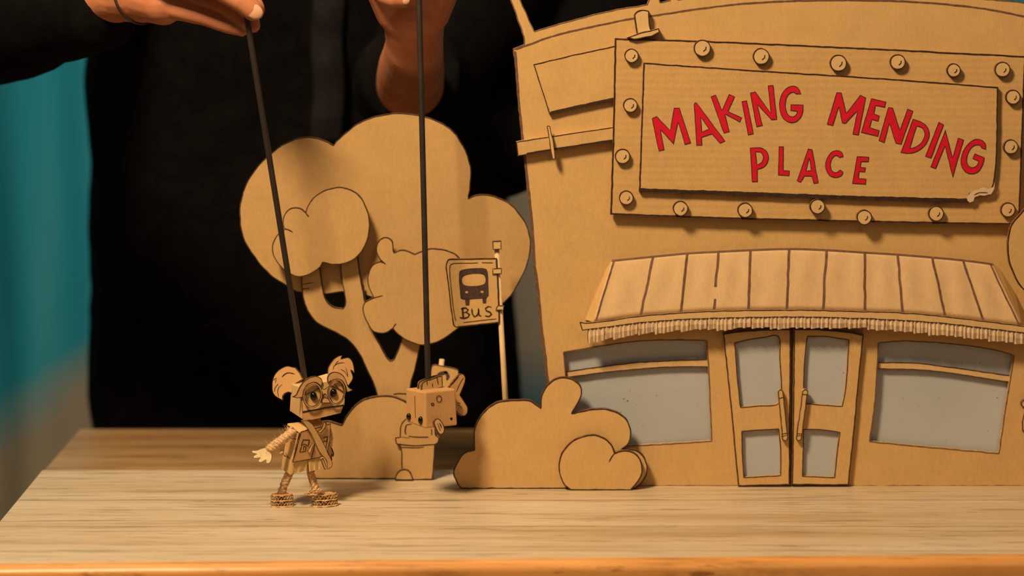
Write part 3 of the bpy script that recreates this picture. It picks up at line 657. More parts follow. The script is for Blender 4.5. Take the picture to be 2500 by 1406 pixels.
sbush = thing('cardboard_bush', 'small rounded cardboard bush propped in front of the large bush', 'cardboard bush', (W(1465, 1197, YB2).x, YB2, TZ))
b2 = [(1393, 1197, 1), (1376, 1182), (1366, 1159), (1364, 1134), (1369, 1112), (1383, 1089), (1403, 1073), (1428, 1064), (1453, 1061), (1476, 1070), (1492, 1084), (1502, 1106, 1), (1512, 1101), (1528, 1100), (1544, 1103), (1558, 1114), (1567, 1130), (1568, 1155), (1557, 1177), (1540, 1197, 1)]
plate('front_board', b2, FP(YB2), .004, 'cb', sbush, ink=3, amp=1, strokes=[([(1503, 1104), (1494, 1115), (1487, 1128)], 3)])

# ------------------------------------------------------------------ rope helper
def rope(bm, pts, r, turns=5, strands=3, hairs=40, mi=0):
    n = 26; P = []
    for i in range(n + 1):
        t = i / n * (len(pts) - 1); k = min(int(t), len(pts) - 2); P.append(pts[k].lerp(pts[k + 1], t - k))
    for s in range(strands):
        q = []
        for i, p in enumerate(P):
            d = (P[min(i + 1, n)] - P[max(i - 1, 0)]).normalized(); u, v = ring_frame(d); a = 2 * math.pi * (s / strands + turns * i / n)
            q.append(p + (u * math.cos(a) + v * math.sin(a)) * r * .52)
        tube(bm, q, r * .56, 8, mi=mi)
    for h in range(hairs):
        p = P[random.randint(0, n)]; d = V([random.uniform(-1, 1) for _ in range(3)]).normalized()
        b_ = V([random.uniform(-1, 1) for _ in range(3)]) * r * .5; L_ = r * random.uniform(1.1, 2.3)
        tube(bm, [p + d * r * .6, p + d * L_ * .7 + b_ * .4, p + d * L_ + b_], [.00012, .00010, .00005], 4, mi=mi)

# ------------------------------------------------------------------ walking puppet
pup = thing('walking_puppet', 'small cardboard puppet with round glasses, furry ears and rope limbs, held by a black rod', 'puppet', G(735, 1232))
HF = PL3((731, 946, 1.9230), (843, 924, 1.9390), (738, 1025, 1.9220))
def hp(px, py, off=0): return HF.at(px, py, off)
hv = HF.n
bm = bmesh.new()
F4 = [hp(740, 1025), hp(831, 1008), hp(838, 926), hp(733, 946)]
side = V((-.012, .022, .0)); 
B4 = [W(707, 1003, 1.9480), W(806, 992, 1.9630), W(806, 909, 1.9630), W(711, 937, 1.9480)]
hexa(bm, F4, B4)
head = bev(link('head', bm, 'cbl', pup, recalc=True), .0006)
plate('face_panel', C([(732, 945), (788, 934), (842, 924), (841, 989), (790, 997), (738, 1006)]), Pl(HF.p + hv * .0015, HF.n), .0015, 'cb', head, ink=0, amp=.3, edge='edgel', strokes=[([(738, 1005), (790, 996), (840, 988)], 2.2), ([(736, 950), (737, 980), (739, 1004)], 1.2)])
plate('jaw_panel', C([(739, 1008), (790, 999), (838, 991), (832, 1008), (790, 1018), (763, 1024), (740, 1025)]), Pl(HF.p + hv * .001, HF.n), .001, 'cbo', head, ink=0, amp=.3)
P2 = Pl(HF.p + hv * .0030, HF.n)
plate('brow', [(713, 969, 1), (722, 964), (728, 953), (734, 941), (743, 930), (757, 921), (771, 918), (781, 921), (787, 928), (787, 937), (784, 943, 1), (770, 934), (752, 938), (742, 953), (739, 970, 1), (726, 972)], P2, .0015, 'cbo', head, ink=1.7, amp=.2)
plate('brow', [(801, 935, 1), (799, 924), (804, 913), (815, 908), (829, 910), (840, 919), (846, 931), (851, 944), (862, 952, 1), (852, 957), (846, 957, 1), (843, 943), (834, 929), (820, 926), (808, 930)], P2, .0015, 'cbo', head, ink=1.7, amp=.2)
# eyelids
plate('eyelid', [(745, 965, 1), (747, 950), (756, 939), (768, 937), (779, 941), (783, 946, 1), (764, 955)], Pl(HF.p + hv * .0024, HF.n), .001, 'cbo', head, ink=1.2, amp=.1)
plate('eyelid', [(805, 941, 1), (812, 931), (823, 929), (834, 937), (840, 958, 1), (826, 949), (816, 945)], Pl(HF.p + hv * .0024, HF.n), .001, 'cbo', head, ink=1.2, amp=.1, strokes=[([(816, 937), (826, 947), (839, 957)], 1.6)])
for (x, y, rx, rz) in ((765.5, 967, .0030, .0037), (814, 959, .0031, .0036)):
    bm = bmesh.new(); blob(bm, hp(x, y, .0022), (rx, .0026, rz), 24, 16); link('eye', bm, 'eye', head, smooth=True, label='glossy black bead eye')
P3 = Pl(HF.p + hv * .0055, HF.n)
gl = bmesh.new()
def ringplate(bm, cx, cy, ro, ri, plane, t, rot):
    A, B = ell(cx, cy, *ro, rot, 40), ell(cx, cy, *ri, rot, 40)
    va = [bm.verts.new(plane.at(*p)) for p in A]; vb = [bm.verts.new(plane.at(*p)) for p in B]; vc = [bm.verts.new(v.co - plane.n * t) for v in va]; vd = [bm.verts.new(v.co - plane.n * t) for v in vb]
    for i in range(40):
        j = (i + 1) % 40
        bm.faces.new((va[i], va[j], vb[j], vb[i])); bm.faces.new((vc[j], vc[i], vd[i], vd[j])); f = bm.faces.new((va[j], va[i], vc[i], vc[j])); f.material_index = 2; f = bm.faces.new((vb[i], vb[j], vd[j], vd[i])); f.material_index = 2
    ribbon(bm, A, 1.5, plane, .0001, 1, True, .7); ribbon(bm, B, 1.5, plane, .0001, 1, True, -.7)
ringplate(gl, 763.5, 965, (23.5, 32), (19, 26.5), P3, .0014, .12); ringplate(gl, 822, 957, (22, 32.5), (18, 27.5), P3, .0014, .12)
ribbon(gl, spl([(785, 950), (790, 953), (795, 951), (801, 946)], False, 2), 4, P3, .0, 0); ribbon(gl, spl([(785, 948), (790, 951), (795, 949), (801, 944)], False, 2), 1.4, P3, .0001, 1)
link('glasses', gl, ['cb', 'ink', 'edge'], head)
plate('nose', [(786, 984, 1), (786, 976), (790, 971), (795, 970), (801, 973), (806, 980), (804, 984, 1)], Pl(HF.p + hv * .0050, HF.n), .0035, 'cbo', head, ink=1.3, amp=0, strokes=[([(789, 966), (793, 961), (797, 965)], 3)])
ear1 = [(740, 926, 1), (731, 910), (723, 900), (721, 897, 1), (714, 896, 1), (707, 894), (697, 894), (683, 901), (671, 914), (665, 930), (664, 945), (666, 958), (674, 969), (689, 977, 1), (690, 967), (696, 960), (704, 957), (713, 960, 1), (716, 940, 1)]
plate('ear', ear1, PL3((740, 926, 1.9450), (664, 940, 1.9530), (700, 970, 1.9450)), .002, 'cbo', head, ink=1.5, amp=.6, strokes=[([(688, 921), (697, 912), (707, 910), (719, 913)], 2.6), ([(671, 956), (671, 948), (679, 937)], 1.6), ([(680, 970), (678, 955), (682, 944), (689, 938)], 1.6), ([(668, 928), (675, 922), (672, 934)], 1.6)])
ear2 = [(800, 914, 1), (801, 898), (808, 885), (818, 874), (828, 868), (836, 867, 1), (832, 876, 1), (843, 873), (852, 873), (860, 881), (864, 894), (866, 911, 1), (856, 903, 1), (861, 915), (862, 923), (857, 933), (851, 941, 1), (820, 930, 1)]
plate('ear', ear2, PL3((800, 914, 1.9590), (864, 900, 1.9650), (830, 940, 1.9590)), .002, 'cbo', head, ink=1.5, amp=.6, strokes=[([(813, 903), (816, 893), (828, 886), (841, 885)], 1.6), ([(817, 893), (822, 885), (826, 881)], 1.6), ([(832, 901), (842, 907), (849, 920)], 1.6), ([(844, 897), (848, 910), (849, 921)], 1.6)])
bm = bmesh.new(); tube(bm, [W(768, 1010, 1.9450), W(764, 1045, 1.9410)], .006, 12); link('neck', bm, 'cbo', pup)
# torso
TF = PL3((733, 1053, 1.9180), (808, 1034, 1.9340), (714, 1128, 1.9160))
tv = TF.n
bm = bmesh.new()
hexa(bm, [TF.at(715, 1127), TF.at(797, 1112), TF.at(806, 1036), TF.at(733, 1054)], [W(692, 1108, 1.9410), W(772, 1098, 1.9570), W(782, 1024, 1.9570), W(701, 1033, 1.9410)])
torso = bev(link('torso', bm, 'cbl', pup, recalc=True), .0008)
TP = Pl(TF.p + tv * .0012, TF.n)
plate('shirt_front', C([(735, 1054), (745, 1051), (808, 1034), (806, 1075), (797, 1113), (760, 1121), (714, 1129), (722, 1095)]), TP, .0012, 'cbo', torso, ink=1.5, amp=.4,
      strokes=[([(768, 1082), (765, 1100), (760, 1120)], 2), (C([(735, 1089), (740, 1074), (756, 1074), (752, 1089), (747, 1085), (742, 1084), (735, 1090)]), 2.3), (C([(737, 1090), (731, 1104), (745, 1102), (748, 1089)]), 2.3), ([(742, 1089), (741, 1099)], 2), ([(743, 1089), (747, 1091)], 2), (C([(787, 1070), (801, 1065), (797, 1078), (792, 1076), (789, 1080)]), 2.4), ([(800, 1072), (795, 1095)], 2),
               ([(732, 1058), (728, 1080), (718, 1118)], 1.6)])
LP = PL3((699, 1036, 1.9390), (732, 1054, 1.9165), (691, 1108, 1.9390))
plate('shirt_side', C([(700, 1038), (731, 1057), (713, 1127), (691, 1109)]), Pl(LP.p + LP.n * .0008, LP.n), .0008, 'cb', torso, ink=1.2, amp=.3, strokes=[([(703, 1040), (727, 1055)], 2), ([(716, 1056), (713, 1068), (724, 1072)], 1.6), ([(697, 1106), (705, 1117), (712, 1121)], 1.4)])
SP = Pl(TF.p + tv * .0035, TF.n)
plate('strap', [(736, 1027, 1), (752, 1027), (764, 1036, 1), (776, 1056), (788, 1078), (801, 1106), (812, 1130), (809, 1141), (798, 1146, 1), (797, 1125), (779, 1102), (760, 1061), (747, 1041)], SP, .0012, 'cb', torso, ink=1.2, amp=.3, edge='edgel')
plate('strap_end', C([(783, 1122), (790, 1119), (799, 1143), (793, 1147)]), TP, .001, 'cb', torso, ink=1.2, amp=.2)
plate('toggle', C([(751, 1101), (763, 1081), (765, 1085), (757, 1107)]), SP, .0015, 'wood_stick', torso, ink=.8, amp=0)
plate('collar', [(775, 1052), (784, 1046), (788, 1036), (790, 1029), (795, 1032), (796, 1040), (790, 1050), (782, 1058)], SP, .001, 'cb', torso, ink=1.6, amp=.2)
# shorts: two pleated legs
def shorts(topq, botq, n=7):
    """topq/botq: front-left, front-right, back-right, back-left (px,py,Y)"""
    bm = bmesh.new(); rings = []
    for lev in range(5):
        t = lev / 4; ring = []
        for k in range(4):
            a_, b_ = topq[k], topq[(k + 1) % 4]; c_, d_ = botq[k], botq[(k + 1) % 4]
            for s in range(n):
                u = s / n; p = W(*a_).lerp(W(*b_), u).lerp(W(*c_).lerp(W(*d_), u), t)
                ctr = (W(*topq[0]) + W(*topq[2])).lerp(W(*botq[0]) + W(*botq[2]), t) / 2
                rad = (p - ctr); rad.z = 0
                ring.append(bm.verts.new(p + rad.normalized() * .0006 * math.sin((k * n + s) * 1.9) * t))
        rings.append(ring)
    m = len(rings[0])
    for A, B in zip(rings, rings[1:]):
        for k in range(m): bm.faces.new((A[k], A[(k + 1) % m], B[(k + 1) % m], B[k]))
    # marker line round the hem
    ctr = sum((v.co for v in rings[-1]), V()) / m; prev = None; first = None
    o = link('shorts_leg', bm, ['cb', 'ink'], shr, recalc=True); sm_ = o.modifiers.new('solid', 'SOLIDIFY'); sm_.thickness = .0009
    bm2 = bmesh.new(); return o
bm = bmesh.new(); hexa(bm, [W(714, 1128, 1.9175), W(795, 1112, 1.9335), W(795, 1106, 1.9335), W(714, 1122, 1.9175)], [W(693, 1112, 1.9400), W(773, 1100, 1.9560), W(773, 1094, 1.9560), W(693, 1106, 1.9400)]); shr = link('shorts', bm, 'cb', pup, recalc=True)
shorts([(713, 1126, 1.9170), (752, 1119, 1.9240), (748, 1104, 1.9470), (691, 1110, 1.9400)], [(708, 1158, 1.9160), (747, 1149, 1.9240), (738, 1140, 1.9480), (688, 1145, 1.9410)])
shorts([(752, 1119, 1.9240), (782, 1114, 1.9310), (776, 1100, 1.9530), (748, 1104, 1.9470)], [(755, 1151, 1.9230), (781, 1145, 1.9300), (777, 1138, 1.9540), (753, 1141, 1.9470)])
def shoe(leg, cx, cyb, L, Y, yaw, lift=0):
    base = V((W(cx, cyb, Y).x, Y, TZ + .0002)); c_, s_ = math.cos(yaw), math.sin(yaw)
    def sp(u, z, k=1.0, n=0):      # outline of sole
        a_ = u; r1 = L / 2 * (1 + .06 * math.cos(a_)); r2 = L * .27 * (1 - .12 * math.cos(a_))
        x, y = r1 * math.cos(a_) * k, r2 * math.sin(a_) * k
        return base + V((x * c_ - y * s_, x * s_ + y * c_, z + lift * (x / L + .5)))
    o = None
    for z, th, k, mt in ((0, .0006, 1, 'cbl'), (.0052, .0006, .97, 'cb'), (.0098, .0008, .9, 'cbo')):
        bm = bmesh.new(); A = [bm.verts.new(sp(2 * math.pi * i / 28, z + .0005 * math.sin(i * 1.7), k)) for i in range(28)]; B = [bm.verts.new(v.co + V((0, 0, th))) for v in A]
        bm.faces.new(A[::-1]); bm.faces.new(B)
        for i in range(28): j = (i + 1) % 28; bm.faces.new((A[i], A[j], B[j], B[i]))
        q = link('shoe' if o is None else 'sole_layer', bm, [mt], leg if o is None else o, recalc=True)
        if o is None: o = q
    for z0 in (.0006, .0058):
        bm = bmesh.new(); n = 96; lo = []; up = []
        for i in range(n):
            a_ = 2 * math.pi * i / n; tri = abs(((i * 22 / n) % 1) * 2 - 1)
            z = z0 + .0003 + tri * .0036
            lo.append(bm.verts.new(sp(a_, z, .97))); up.append(bm.verts.new(sp(a_, z + .0007, .97)))
            lo[-1].co += V((0, 0, 0)); 
        li = [bm.verts.new(base + (v.co - base) * 1.0 + (base - v.co) * .30 * V((1, 1, 0)).length / 1.414) for v in lo]
        for i, v in enumerate(li): v.co = V((base.x + (lo[i].co.x - base.x) * .6, base.y + (lo[i].co.y - base.y) * .6, lo[i].co.z))
        for i in range(n): j = (i + 1) % n; bm.faces.new((lo[i], lo[j], up[j], up[i])); bm.faces.new((li[i], li[j], lo[j], lo[i]))
        link('sole_layer', bm, 'edgel', o)
    return o
def limb(name, pts, r, parent, turns, hairs=40):
    bm = bmesh.new(); rope(bm, pts, r, turns, 3, hairs); return link(name, bm, 'rope', parent)
L1 = limb('leg', [W(712, 1143, 1.9350), W(704, 1160, 1.9340), W(693, 1185, 1.9340), W(685, 1213, 1.9350)], .0037, pup, 3.2)
s1 = shoe(L1, 687, 1237, .0205, 1.9315, .1)
L2 = limb('leg', [W(760, 1135, 1.9370), W(758, 1155, 1.9370), W(766, 1180, 1.9350), W(776, 1210, 1.9330)], .0035, pup, 3.2)
s2 = shoe(L2, 791, 1234, .0235, 1.9330, .1, .0006)
bm = bmesh.new()
for k in range(12):
    a_ = random.uniform(0, 6.28); c0 = W(768, 1206, 1.9270); q = [c0 + V((.006 * math.cos(a_ + t * .8) * (1 + .15 * k % .5), .003 * math.sin(a_ + t), .0008 * k * .3 + .0012 * math.sin(t * 2))) for t in range(7)]
    tube(bm, q, .00035, 5)
link('frayed_rope', bm, 'rope', L2)
A1 = limb('arm', [W(716, 1052, 1.9210), W(700, 1066, 1.9170), W(678, 1082, 1.9160), W(656, 1098, 1.9160)], .0042, pup, 3.4, 150)
plate('hand', [(614, 1103), (616, 1099), (626, 1099), (639, 1094), (651, 1092), (660, 1100), (664, 1112), (662, 1125), (655, 1132), (649, 1130), (650, 1122, 1), (644, 1125), (637, 1129), (630, 1127), (632, 1121), (636, 1117, 1), (626, 1119), (618, 1118), (618, 1113), (627, 1108, 1), (617, 1106)], PL3((614, 1103, 1.9130), (660, 1095, 1.9140), (655, 1130, 1.9110)), .0018, 'felt', A1, ink=1.0, amp=.2, inkm='inkg')
bm = bmesh.new(); tube(bm, [W(690, 1098, 1.9180), W(686, 1106, 1.9170), W(690, 1110, 1.9170)], [.0012, .0022, .0010], 10); link('tassel', bm, 'rope', A1)
A2 = limb('arm', [W(802, 1050, 1.9450), W(806, 1068, 1.9450), W(804, 1090, 1.9450)], .0026, pup, 2.6, 15)
plate('hand', [(798, 1084, 1), (805, 1081), (811, 1094), (816, 1108), (814, 1115), (809, 1109, 1), (811, 1122), (807, 1129), (803, 1114, 1), (799, 1106), (796, 1094)], PL3((798, 1084, 1.9420), (816, 1108, 1.9440), (807, 1129, 1.9410)), .0018, 'cb', A2, ink=3, amp=.2)
bm = bmesh.new(); tube(bm, [W(600, 26, 1.9425), W(603, 45, 1.9430), W(742, 912, 1.9510), W(744, 935, 1.9520)], .0026, 14); ro = link('control_rod', bm, 'rod', pup); ro['label'] = 'thin black control rod'

# ------------------------------------------------------------------ toaster puppet
YQ = 1.951
tp = thing('toaster_puppet', 'cardboard toaster puppet with bead eyes, toast slices and leaf fins, hanging from a black rod', 'puppet', W(1052, 1046, YQ))
N1, N2, N4 = W(1038, 957, YQ - .014), W(1113, 949, YQ + .002), W(990, 948, YQ + .006)
D1, D2, D4 = W(1039, 1047, YQ - .014), W(1118, 1039, YQ + .002), W(990, 1029, YQ + .006)
N3, D3 = N2 + N4 - N1, D2 + D4 - D1
N3.z = W(1078, 938, YQ + .022).z
bm = bmesh.new(); hexa(bm, [D1, D2, N2, N1], [D4, D3, N3, N4])
body = bev(link('toaster_body', bm, 'cbo', tp, recalc=True), .0018, 4)
for p in body.data.polygons: p.use_smooth = False
nR = (N2 - N1).cross(D1 - N1); nR = nR if nR.dot(CAM - N1) > 0 else -nR
RP = Pl(N1 + nR.normalized() * .0003, nR); nL = (N4 - N1).cross(D1 - N1); nL = nL if nL.dot(CAM - N1) > 0 else -nL; LPn = Pl(N1 + nL.normalized() * .0003, nL)
mk_ = bmesh.new()
ribbon(mk_, ell(1072, 974, 6, 8), 1.6, RP, .0001, 0, True); ribbon(mk_, ell(1056, 987, 3, 3, 0, 14), 2, RP, .0001, 0, True)
ribbon(mk_, ell(1100.7, 1021.5, 1.2, 1.2, 0, 8), 2.6, RP, .0003, 0, True); ribbon(mk_, ell(1103.2, 1021.5, 1.2, 1.2, 0, 8), 2.6, RP, .0003, 0, True); ribbon(mk_, ell(1102, 1024, 1, 1.2, 0, 8), 2.2, RP, .0003, 0, True)
ribbon(mk_, [(1012, 966), (1013, 985), (1014, 1020)], 1, LPn, .0001, 0)
link('drawn_marks', mk_, 'ink', body)
for (x, y, rx, rz) in ((998.5, 1017, .0024, .0031), (1027, 1026, .0023, .0035)):
    bm = bmesh.new(); blob(bm, LPn.at(x, y, .0004), (rx, .0022, rz), 24, 16); link('eye', bm, 'eye', body, smooth=True, label='glossy black bead eye')
def toast(off, dx, dy):
    mid = Pl(N1 + (N4 - N1) * off, nR)
    plate('toast_slice', [(1029 + dx, 962 + dy, 1), (1029 + dx, 945 + dy), (1031 + dx, 935 + dy), (1040 + dx, 929 + dy), (1052 + dx, 926 + dy), (1066 + dx, 920 + dy), (1080 + dx, 917 + dy, 1), (1081 + dx, 945 + dy, 1)], mid, .002, 'cb', tp, ink=1.8, amp=.3,
          strokes=[([(1043 + dx, 931 + dy), (1043 + dx, 940 + dy)], 1.6), ([(1056 + dx, 936 + dy), (1056 + dx, 945 + dy)], 1.6), ([(1067 + dx, 921 + dy), (1070 + dx, 938 + dy)], 1.8)])
toast(.42, 0, 0); toast(.66, -8, -2)
TLp = PL3((1100, 945, YQ + .012), (1135, 925, YQ + .020), (1135, 1005, YQ + .016))
plate('tail_fin', [(1096, 946, 1), (1104, 934), (1112, 924), (1121, 914), (1130, 912), (1136, 920), (1136, 931), (1130, 948), (1123, 964, 1), (1135, 982), (1142, 995), (1141, 1008), (1133, 1016), (1123, 1013), (1110, 1000, 1), (1105, 970)], TLp, .003, 'cbo', tp, ink=1.6, amp=.4, strokes=[([(1132, 922), (1122, 938), (1115, 956)], 1.5), ([(1117, 983), (1124, 985)], 1.5), ([(1118, 987), (1129, 997)], 1.5), ([(1101, 940), (1110, 930), (1120, 919)], 2.4)])
plate('side_fin', [(1062, 1024), (1069, 1021), (1075, 1025), (1084, 1039), (1085, 1054), (1078, 1061), (1070, 1057), (1063, 1043), (1059, 1030)], Pl(RP.p + RP.n * .003, RP.n), .003, 'cbl', tp, ink=1.8, amp=.2, strokes=[([(1068, 1034), (1075, 1051)], 1.5), ([(1072, 1032), (1078, 1045)], 1.5), ([(1075, 1034), (1078, 1040)], 1.2)])
bm = bmesh.new(); tube(bm, [W(1018, -170, 1.985), W(1023, 0, 1.982), W(1045, 925, 1.956), W(1046, 958, 1.956)], .0026, 14); ro = link('control_rod', bm, 'rod', tp); ro['label'] = 'thin black control rod'

# ------------------------------------------------------------------ the puppeteer
man = thing('person', 'person in loose black clothes behind the table, holding both puppet rods', 'person', (-.22, 2.60, 0))
bm = bmesh.new()
shR, shL = V((-.42, 2.50, 1.37)), V((.03, 2.50, 1.38))
elR, wrR = W(-90, 62, 2.22), W(285, -12, 2.04)
elL, wrL = W(1000, 240, 2.34), W(1012, 95, 2.075)
# trunk, neck, head, legs
caps(bm, [V((-.22, 2.62, .93)), V((-.22, 2.60, 1.12)), V((-.22, 2.56, 1.28))], [.12, .12, .12], 24)
caps(bm, [shR, V((-.22, 2.54, 1.38)), shL], [.055, .07, .055]); caps(bm, [V((-.22, 2.53, 1.40)), V((-.22, 2.50, 1.50))], [.055, .05])
hc = V((-.20, 2.45, 1.60)); blob(bm, hc, (.075, .095, .112), 28, 20); blob(bm, hc + V((0, -.045, -.055)), (.05, .05, .05)); blob(bm, hc + V((0, -.098, -.015)), (.012, .020, .020)); 
for s in (-1, 1): blob(bm, hc + V((s * .076, .01, -.01)), (.008, .018, .028))
for s in (-1, 1): caps(bm, [V((-.22 + s * .09, 2.62, .90)), V((-.22 + s * .10, 2.60, .50)), V((-.22 + s * .10, 2.63, .10))], [.08, .055, .04])
caps(bm, [shR, elR, elR.lerp(wrR, .5), wrR], [.048, .040, .036, .0245], 32); caps(bm, [shL, elL, W(1001, 212, 2.24), W(1002, 190, 2.19), W(1004, 165, 2.145), W(1008, 140, 2.11), W(1011, 115, 2.085), wrL], [.048, .034, .0335, .0328, .0312, .0288, .0270, .0265], 32)
# --- hand holding the walking puppet (screen left)
k = 2790.0
caps(bm, [wrR, W(345, -8, 2.022)], [.0235, .0235])
caps(bm, [W(345, -6, 2.02), W(398, 11, 1.998), W(432, 22, 1.990)], [.021, .0185, .0105])
caps(bm, [W(345, -14, 2.02), W(455, -22, 1.992)], [.022, .0150]); caps(bm, [W(350, -35, 2.015), W(470, -55, 1.990)], [.022, .0155]); caps(bm, [W(360, -60, 2.0), W(480, -85, 1.99)], [.020, .0130])
caps(bm, [W(432, 22, 1.988), W(500, 44, 1.976), W(556, 64, 1.967), W(591, 75, 1.9605)], [.0098, .0070, .0066, .0052])       # little
caps(bm, [W(455, -20, 1.985), W(530, 8, 1.970), W(568, 28, 1.963), W(598, 54, 1.9575)], [.0100, .0076, .0070, .0058])       # ring
caps(bm, [W(468, -50, 1.990), W(560, -26, 1.984), W(603, 22, 1.974), W(618, 62, 1.9600)], [.0110, .0092, .0082, .0066])       # middle
caps(bm, [W(480, -80, 1.990), W(570, -50, 1.985), W(610, -12, 1.975), W(628, 22, 1.964)], [.0110, .0095, .0085, .0070])        # index
caps(bm, [W(395, -60, 1.985), W(470, -62, 1.958), W(540, -32, 1.942), W(590, 0, 1.933), W(617, 25, 1.932)], [.018, .0150, .0118, .0108, .0092])   # thumb
# --- hand holding the toaster puppet
caps(bm, [wrL, W(1011, 60, 2.06), W(1010, 25, 2.048)], [.0265, .0275, .031], 32)
for (xx, yy, rr) in ((940, -50, .021), (975, -60, .024), (1010, -60, .025), (1050, -50, .024), (1074, -30, .0185)): caps(bm, [W(1010 + (xx - 1010) * .5, 25, 2.045), W(xx, yy, 2.030), W(xx, yy - 110, 2.03)], [.022, rr, rr * .8], 14)
caps(bm, [W(925, -30, 2.02), W(940, -12, 1.997), W(962, -2, 1.990), W(986, 3, 1.990)], [.0095, .0088, .0078, .0064])           # little
caps(bm, [W(918, -85, 2.02), W(930, -68, 1.992), W(965, -52, 1.984), W(1004, -42, 1.984)], [.0105, .0096, .0085, .0070])
caps(bm, [W(920, -145, 2.02), W(932, -125, 1.99), W(970, -108, 1.98), W(1006, -98, 1.984)], [.0105, .0098, .0086, .0072])
caps(bm, [W(925, -200, 2.02), W(940, -182, 1.99), W(978, -165, 1.98), W(1008, -152, 1.984)], [.0105, .0096, .0084, .0070])
caps(bm, [W(1075, -60, 2.015), W(1080, -110, 1.995), W(1058, -150, 1.985), W(1034, -165, 1.982)], [.0160, .0125, .0108, .0088])  # thumb
bodyo = link('body', bm, 'skin', man, smooth=True)
rm = bodyo.modifiers.new('remesh', 'REMESH'); rm.mode = 'VOXEL'; rm.voxel_size = .0014; rm.use_smooth_shade = True
sm = bodyo.modifiers.new('smooth', 'SMOOTH'); sm.factor = .5; sm.iterations = 6
# nails
def nail(c, r, rot):
    bm = bmesh.new(); bmesh.ops.create_uvsphere(bm, u_segments=20, v_segments=12, radius=1, matrix=Matrix.Translation(c) @ Matrix.Rotation(rot, 4, 'Y') @ Matrix.Diagonal((*r, 1)))
    return link('fingernail', bm, 'nail', bodyo, smooth=True)
nail(W(622, 29, 1.9256), (.0075, .0024, .0062), .45)
nail(W(990, 2, 1.9850), (.0040, .0016, .0034), 0)
# hair
bm = bmesh.new(); blob(bm, hc + V((0, .02, .022)), (.088, .10, .112), 28, 20); blob(bm, hc + V((0, .07, -.08)), (.07, .05, .10))
link('hair', bm, 'hair', bodyo, smooth=True)
for s in (-1, 1):
    bm = bmesh.new(); blob(bm, hc + V((s * .03, -.088, .01)), (.013, .009, .006)); link('eye', bm, 'felt', bodyo, smooth=True)
bm = bmesh.new(); blob(bm, hc + V((0, -.092, -.058)), (.024, .008, .006)); link('mouth', bm, 'red', bodyo, smooth=True)
# wrist band
ax = (W(398, 0, 2.0) - wrR).normalized(); u_, v_ = ring_frame(ax); c0 = wrR.lerp(W(345, -8, 2.022), .80)
ax2 = (ax + V((0, .0, .35))).normalized(); u_, v_ = ring_frame(ax2)
bm = bmesh.new(); tube(bm, [c0 + (u_ * math.cos(t) + v_ * math.sin(t)) * .0252 for t in [2 * math.pi * i / 48 for i in range(48)]], .0013, 10, closed=True)
wb = link('wrist_band', bm, 'rod', bodyo, smooth=True); wb['label'] = 'thin black hair elastic around the wrist'
# jacket
bm = bmesh.new(); rings = []
prof = [(.52, -.240, 2.64, .258, .15), (.70, -.242, 2.63, .252, .15), (.80, -.244, 2.62, .249, .15), (.95, -.248, 2.61, .242, .15), (1.10, -.240, 2.60, .246, .15), (1.22, -.21, 2.58, .245, .145), (1.32, -.21, 2.55, .235, .13), (1.40, -.21, 2.54, .18, .10), (1.445, -.21, 2.535, .075, .07)]
for (z, cx, cy, rx, ry) in prof:
    rings.append([bm.verts.new((cx + rx * math.copysign(abs(math.cos(t)) ** .8, math.cos(t)), cy + ry * math.copysign(abs(math.sin(t)) ** .8, math.sin(t)), z)) for t in [2 * math.pi * i / 48 for i in range(48)]])
for A, B in zip(rings, rings[1:]):
    for i in range(48): bm.faces.new((A[i], A[(i + 1) % 48], B[(i + 1) % 48], B[i]))
bm.faces.new(rings[0][::-1]); bm.faces.new(rings[-1])
cfR = W(262, 15, 2.055)
caps(bm, [shR, elR.lerp(shR, .3), elR, elR.lerp(cfR, .5), cfR.lerp(elR, .06)], [.085, .075, .066, .052, .0375], 24)
tube(bm, [elR.lerp(cfR, .5), cfR], [.052, .041], 24)
cfL = elL.lerp(wrL, .42)
caps(bm, [shL + V((.03, 0, 0)), elL.lerp(shL, .5) + V((.02, 0, 0)), elL], [.095, .095, .055], 24)
tube(bm, [elL, elL.lerp(cfL, .5), cfL], [.060, .062, .050], 24)
hg = W(1330, 250, 2.47)      # loose cloth of the wide sleeve
caps(bm, [shL + V((.09, 0, 0)), W(1440, 60, 2.47), hg, W(1200, 330, 2.45), elL], [.08, .095, .09, .07, .05], 24)
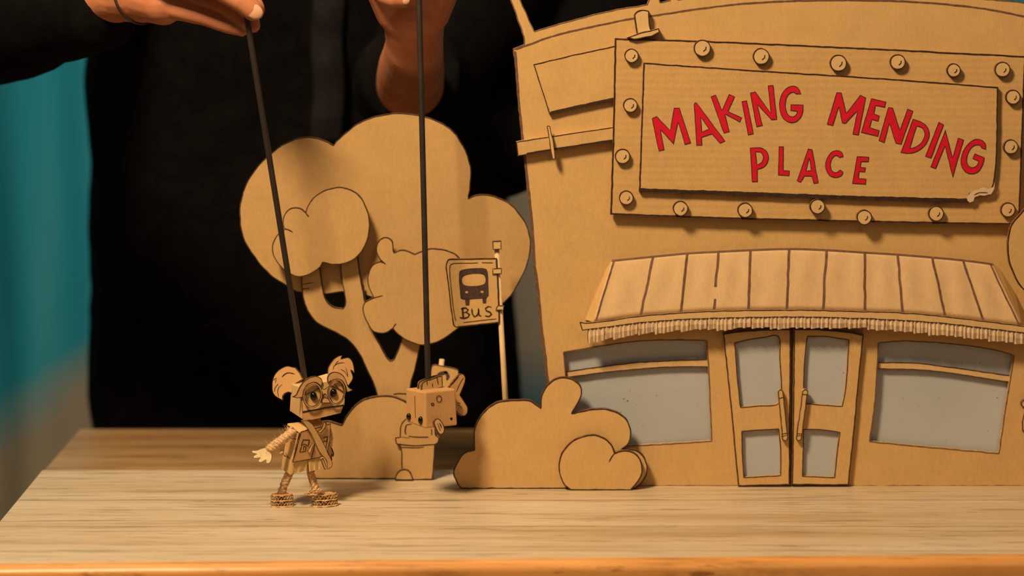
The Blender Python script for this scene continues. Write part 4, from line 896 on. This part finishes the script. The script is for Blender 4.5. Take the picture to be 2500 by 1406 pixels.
jk = link('jacket', bm, 'cloth', bodyo, smooth=True)
rm = jk.modifiers.new('remesh', 'REMESH'); rm.mode = 'VOXEL'; rm.voxel_size = .0065; rm.use_smooth_shade = True
tx = bpy.data.textures.new('folds', 'CLOUDS'); tx.noise_scale = .13; tx.noise_depth = 2
dm = jk.modifiers.new('folds', 'DISPLACE'); dm.texture = tx; dm.strength = .022; dm.mid_level = .5; dm.texture_coords = 'LOCAL'
sm = jk.modifiers.new('smooth', 'SMOOTH'); sm.factor = .5; sm.iterations = 2
bm = bmesh.new()
p = W(628, 108, 2.46); 
tube(bm, [p + V((math.cos(t) * .006, 0, math.sin(t) * .006)) for t in [2 * math.pi * i / 20 for i in range(20)]], .0016, 8, closed=True); tube(bm, [p + V((0, .0005, 0)), p + V((0, .03, 0))], .0055, 16)
link('button', bm, 'button', jk)
bm = bmesh.new()
for j in range(30):
    y = -60 + 14 * j; p = W(800 + 3 * math.sin(j * .4), y, 2.434 + .002 * math.sin(j * .7)); 
    a_, b_ = p + V((-.017, .004, 0)), p + V((.017, .004, 0)); cur = [bm.verts.new(a_), bm.verts.new(p + V((-.014, -.001, 0))), bm.verts.new(p + V((.014, -.001, 0))), bm.verts.new(b_)]
    if j:
        for q in range(3): bm.faces.new((prv[q], prv[q + 1], cur[q + 1], cur[q]))
    prv = cur
link('placket', bm, 'cloth2', jk, smooth=True).modifiers.new('s', 'SOLIDIFY').thickness = .002
# trousers and shoes
bm = bmesh.new()
for s in (-1, 1): caps(bm, [V((-.22 + s * .08, 2.63, .78)), V((-.22 + s * .10, 2.61, .5)), V((-.22 + s * .10, 2.63, .12))], [.12, .09, .075], 20)
tr = link('trousers', bm, 'cloth2', bodyo, smooth=True); rm = tr.modifiers.new('remesh', 'REMESH'); rm.mode = 'VOXEL'; rm.voxel_size = .01; rm.use_smooth_shade = True
for s in (-1, 1):
    bm = bmesh.new(); blob(bm, V((-.22 + s * .10, 2.57, .045)), (.048, .13, .045)); link('shoe', bm, 'rod', bodyo, smooth=True)
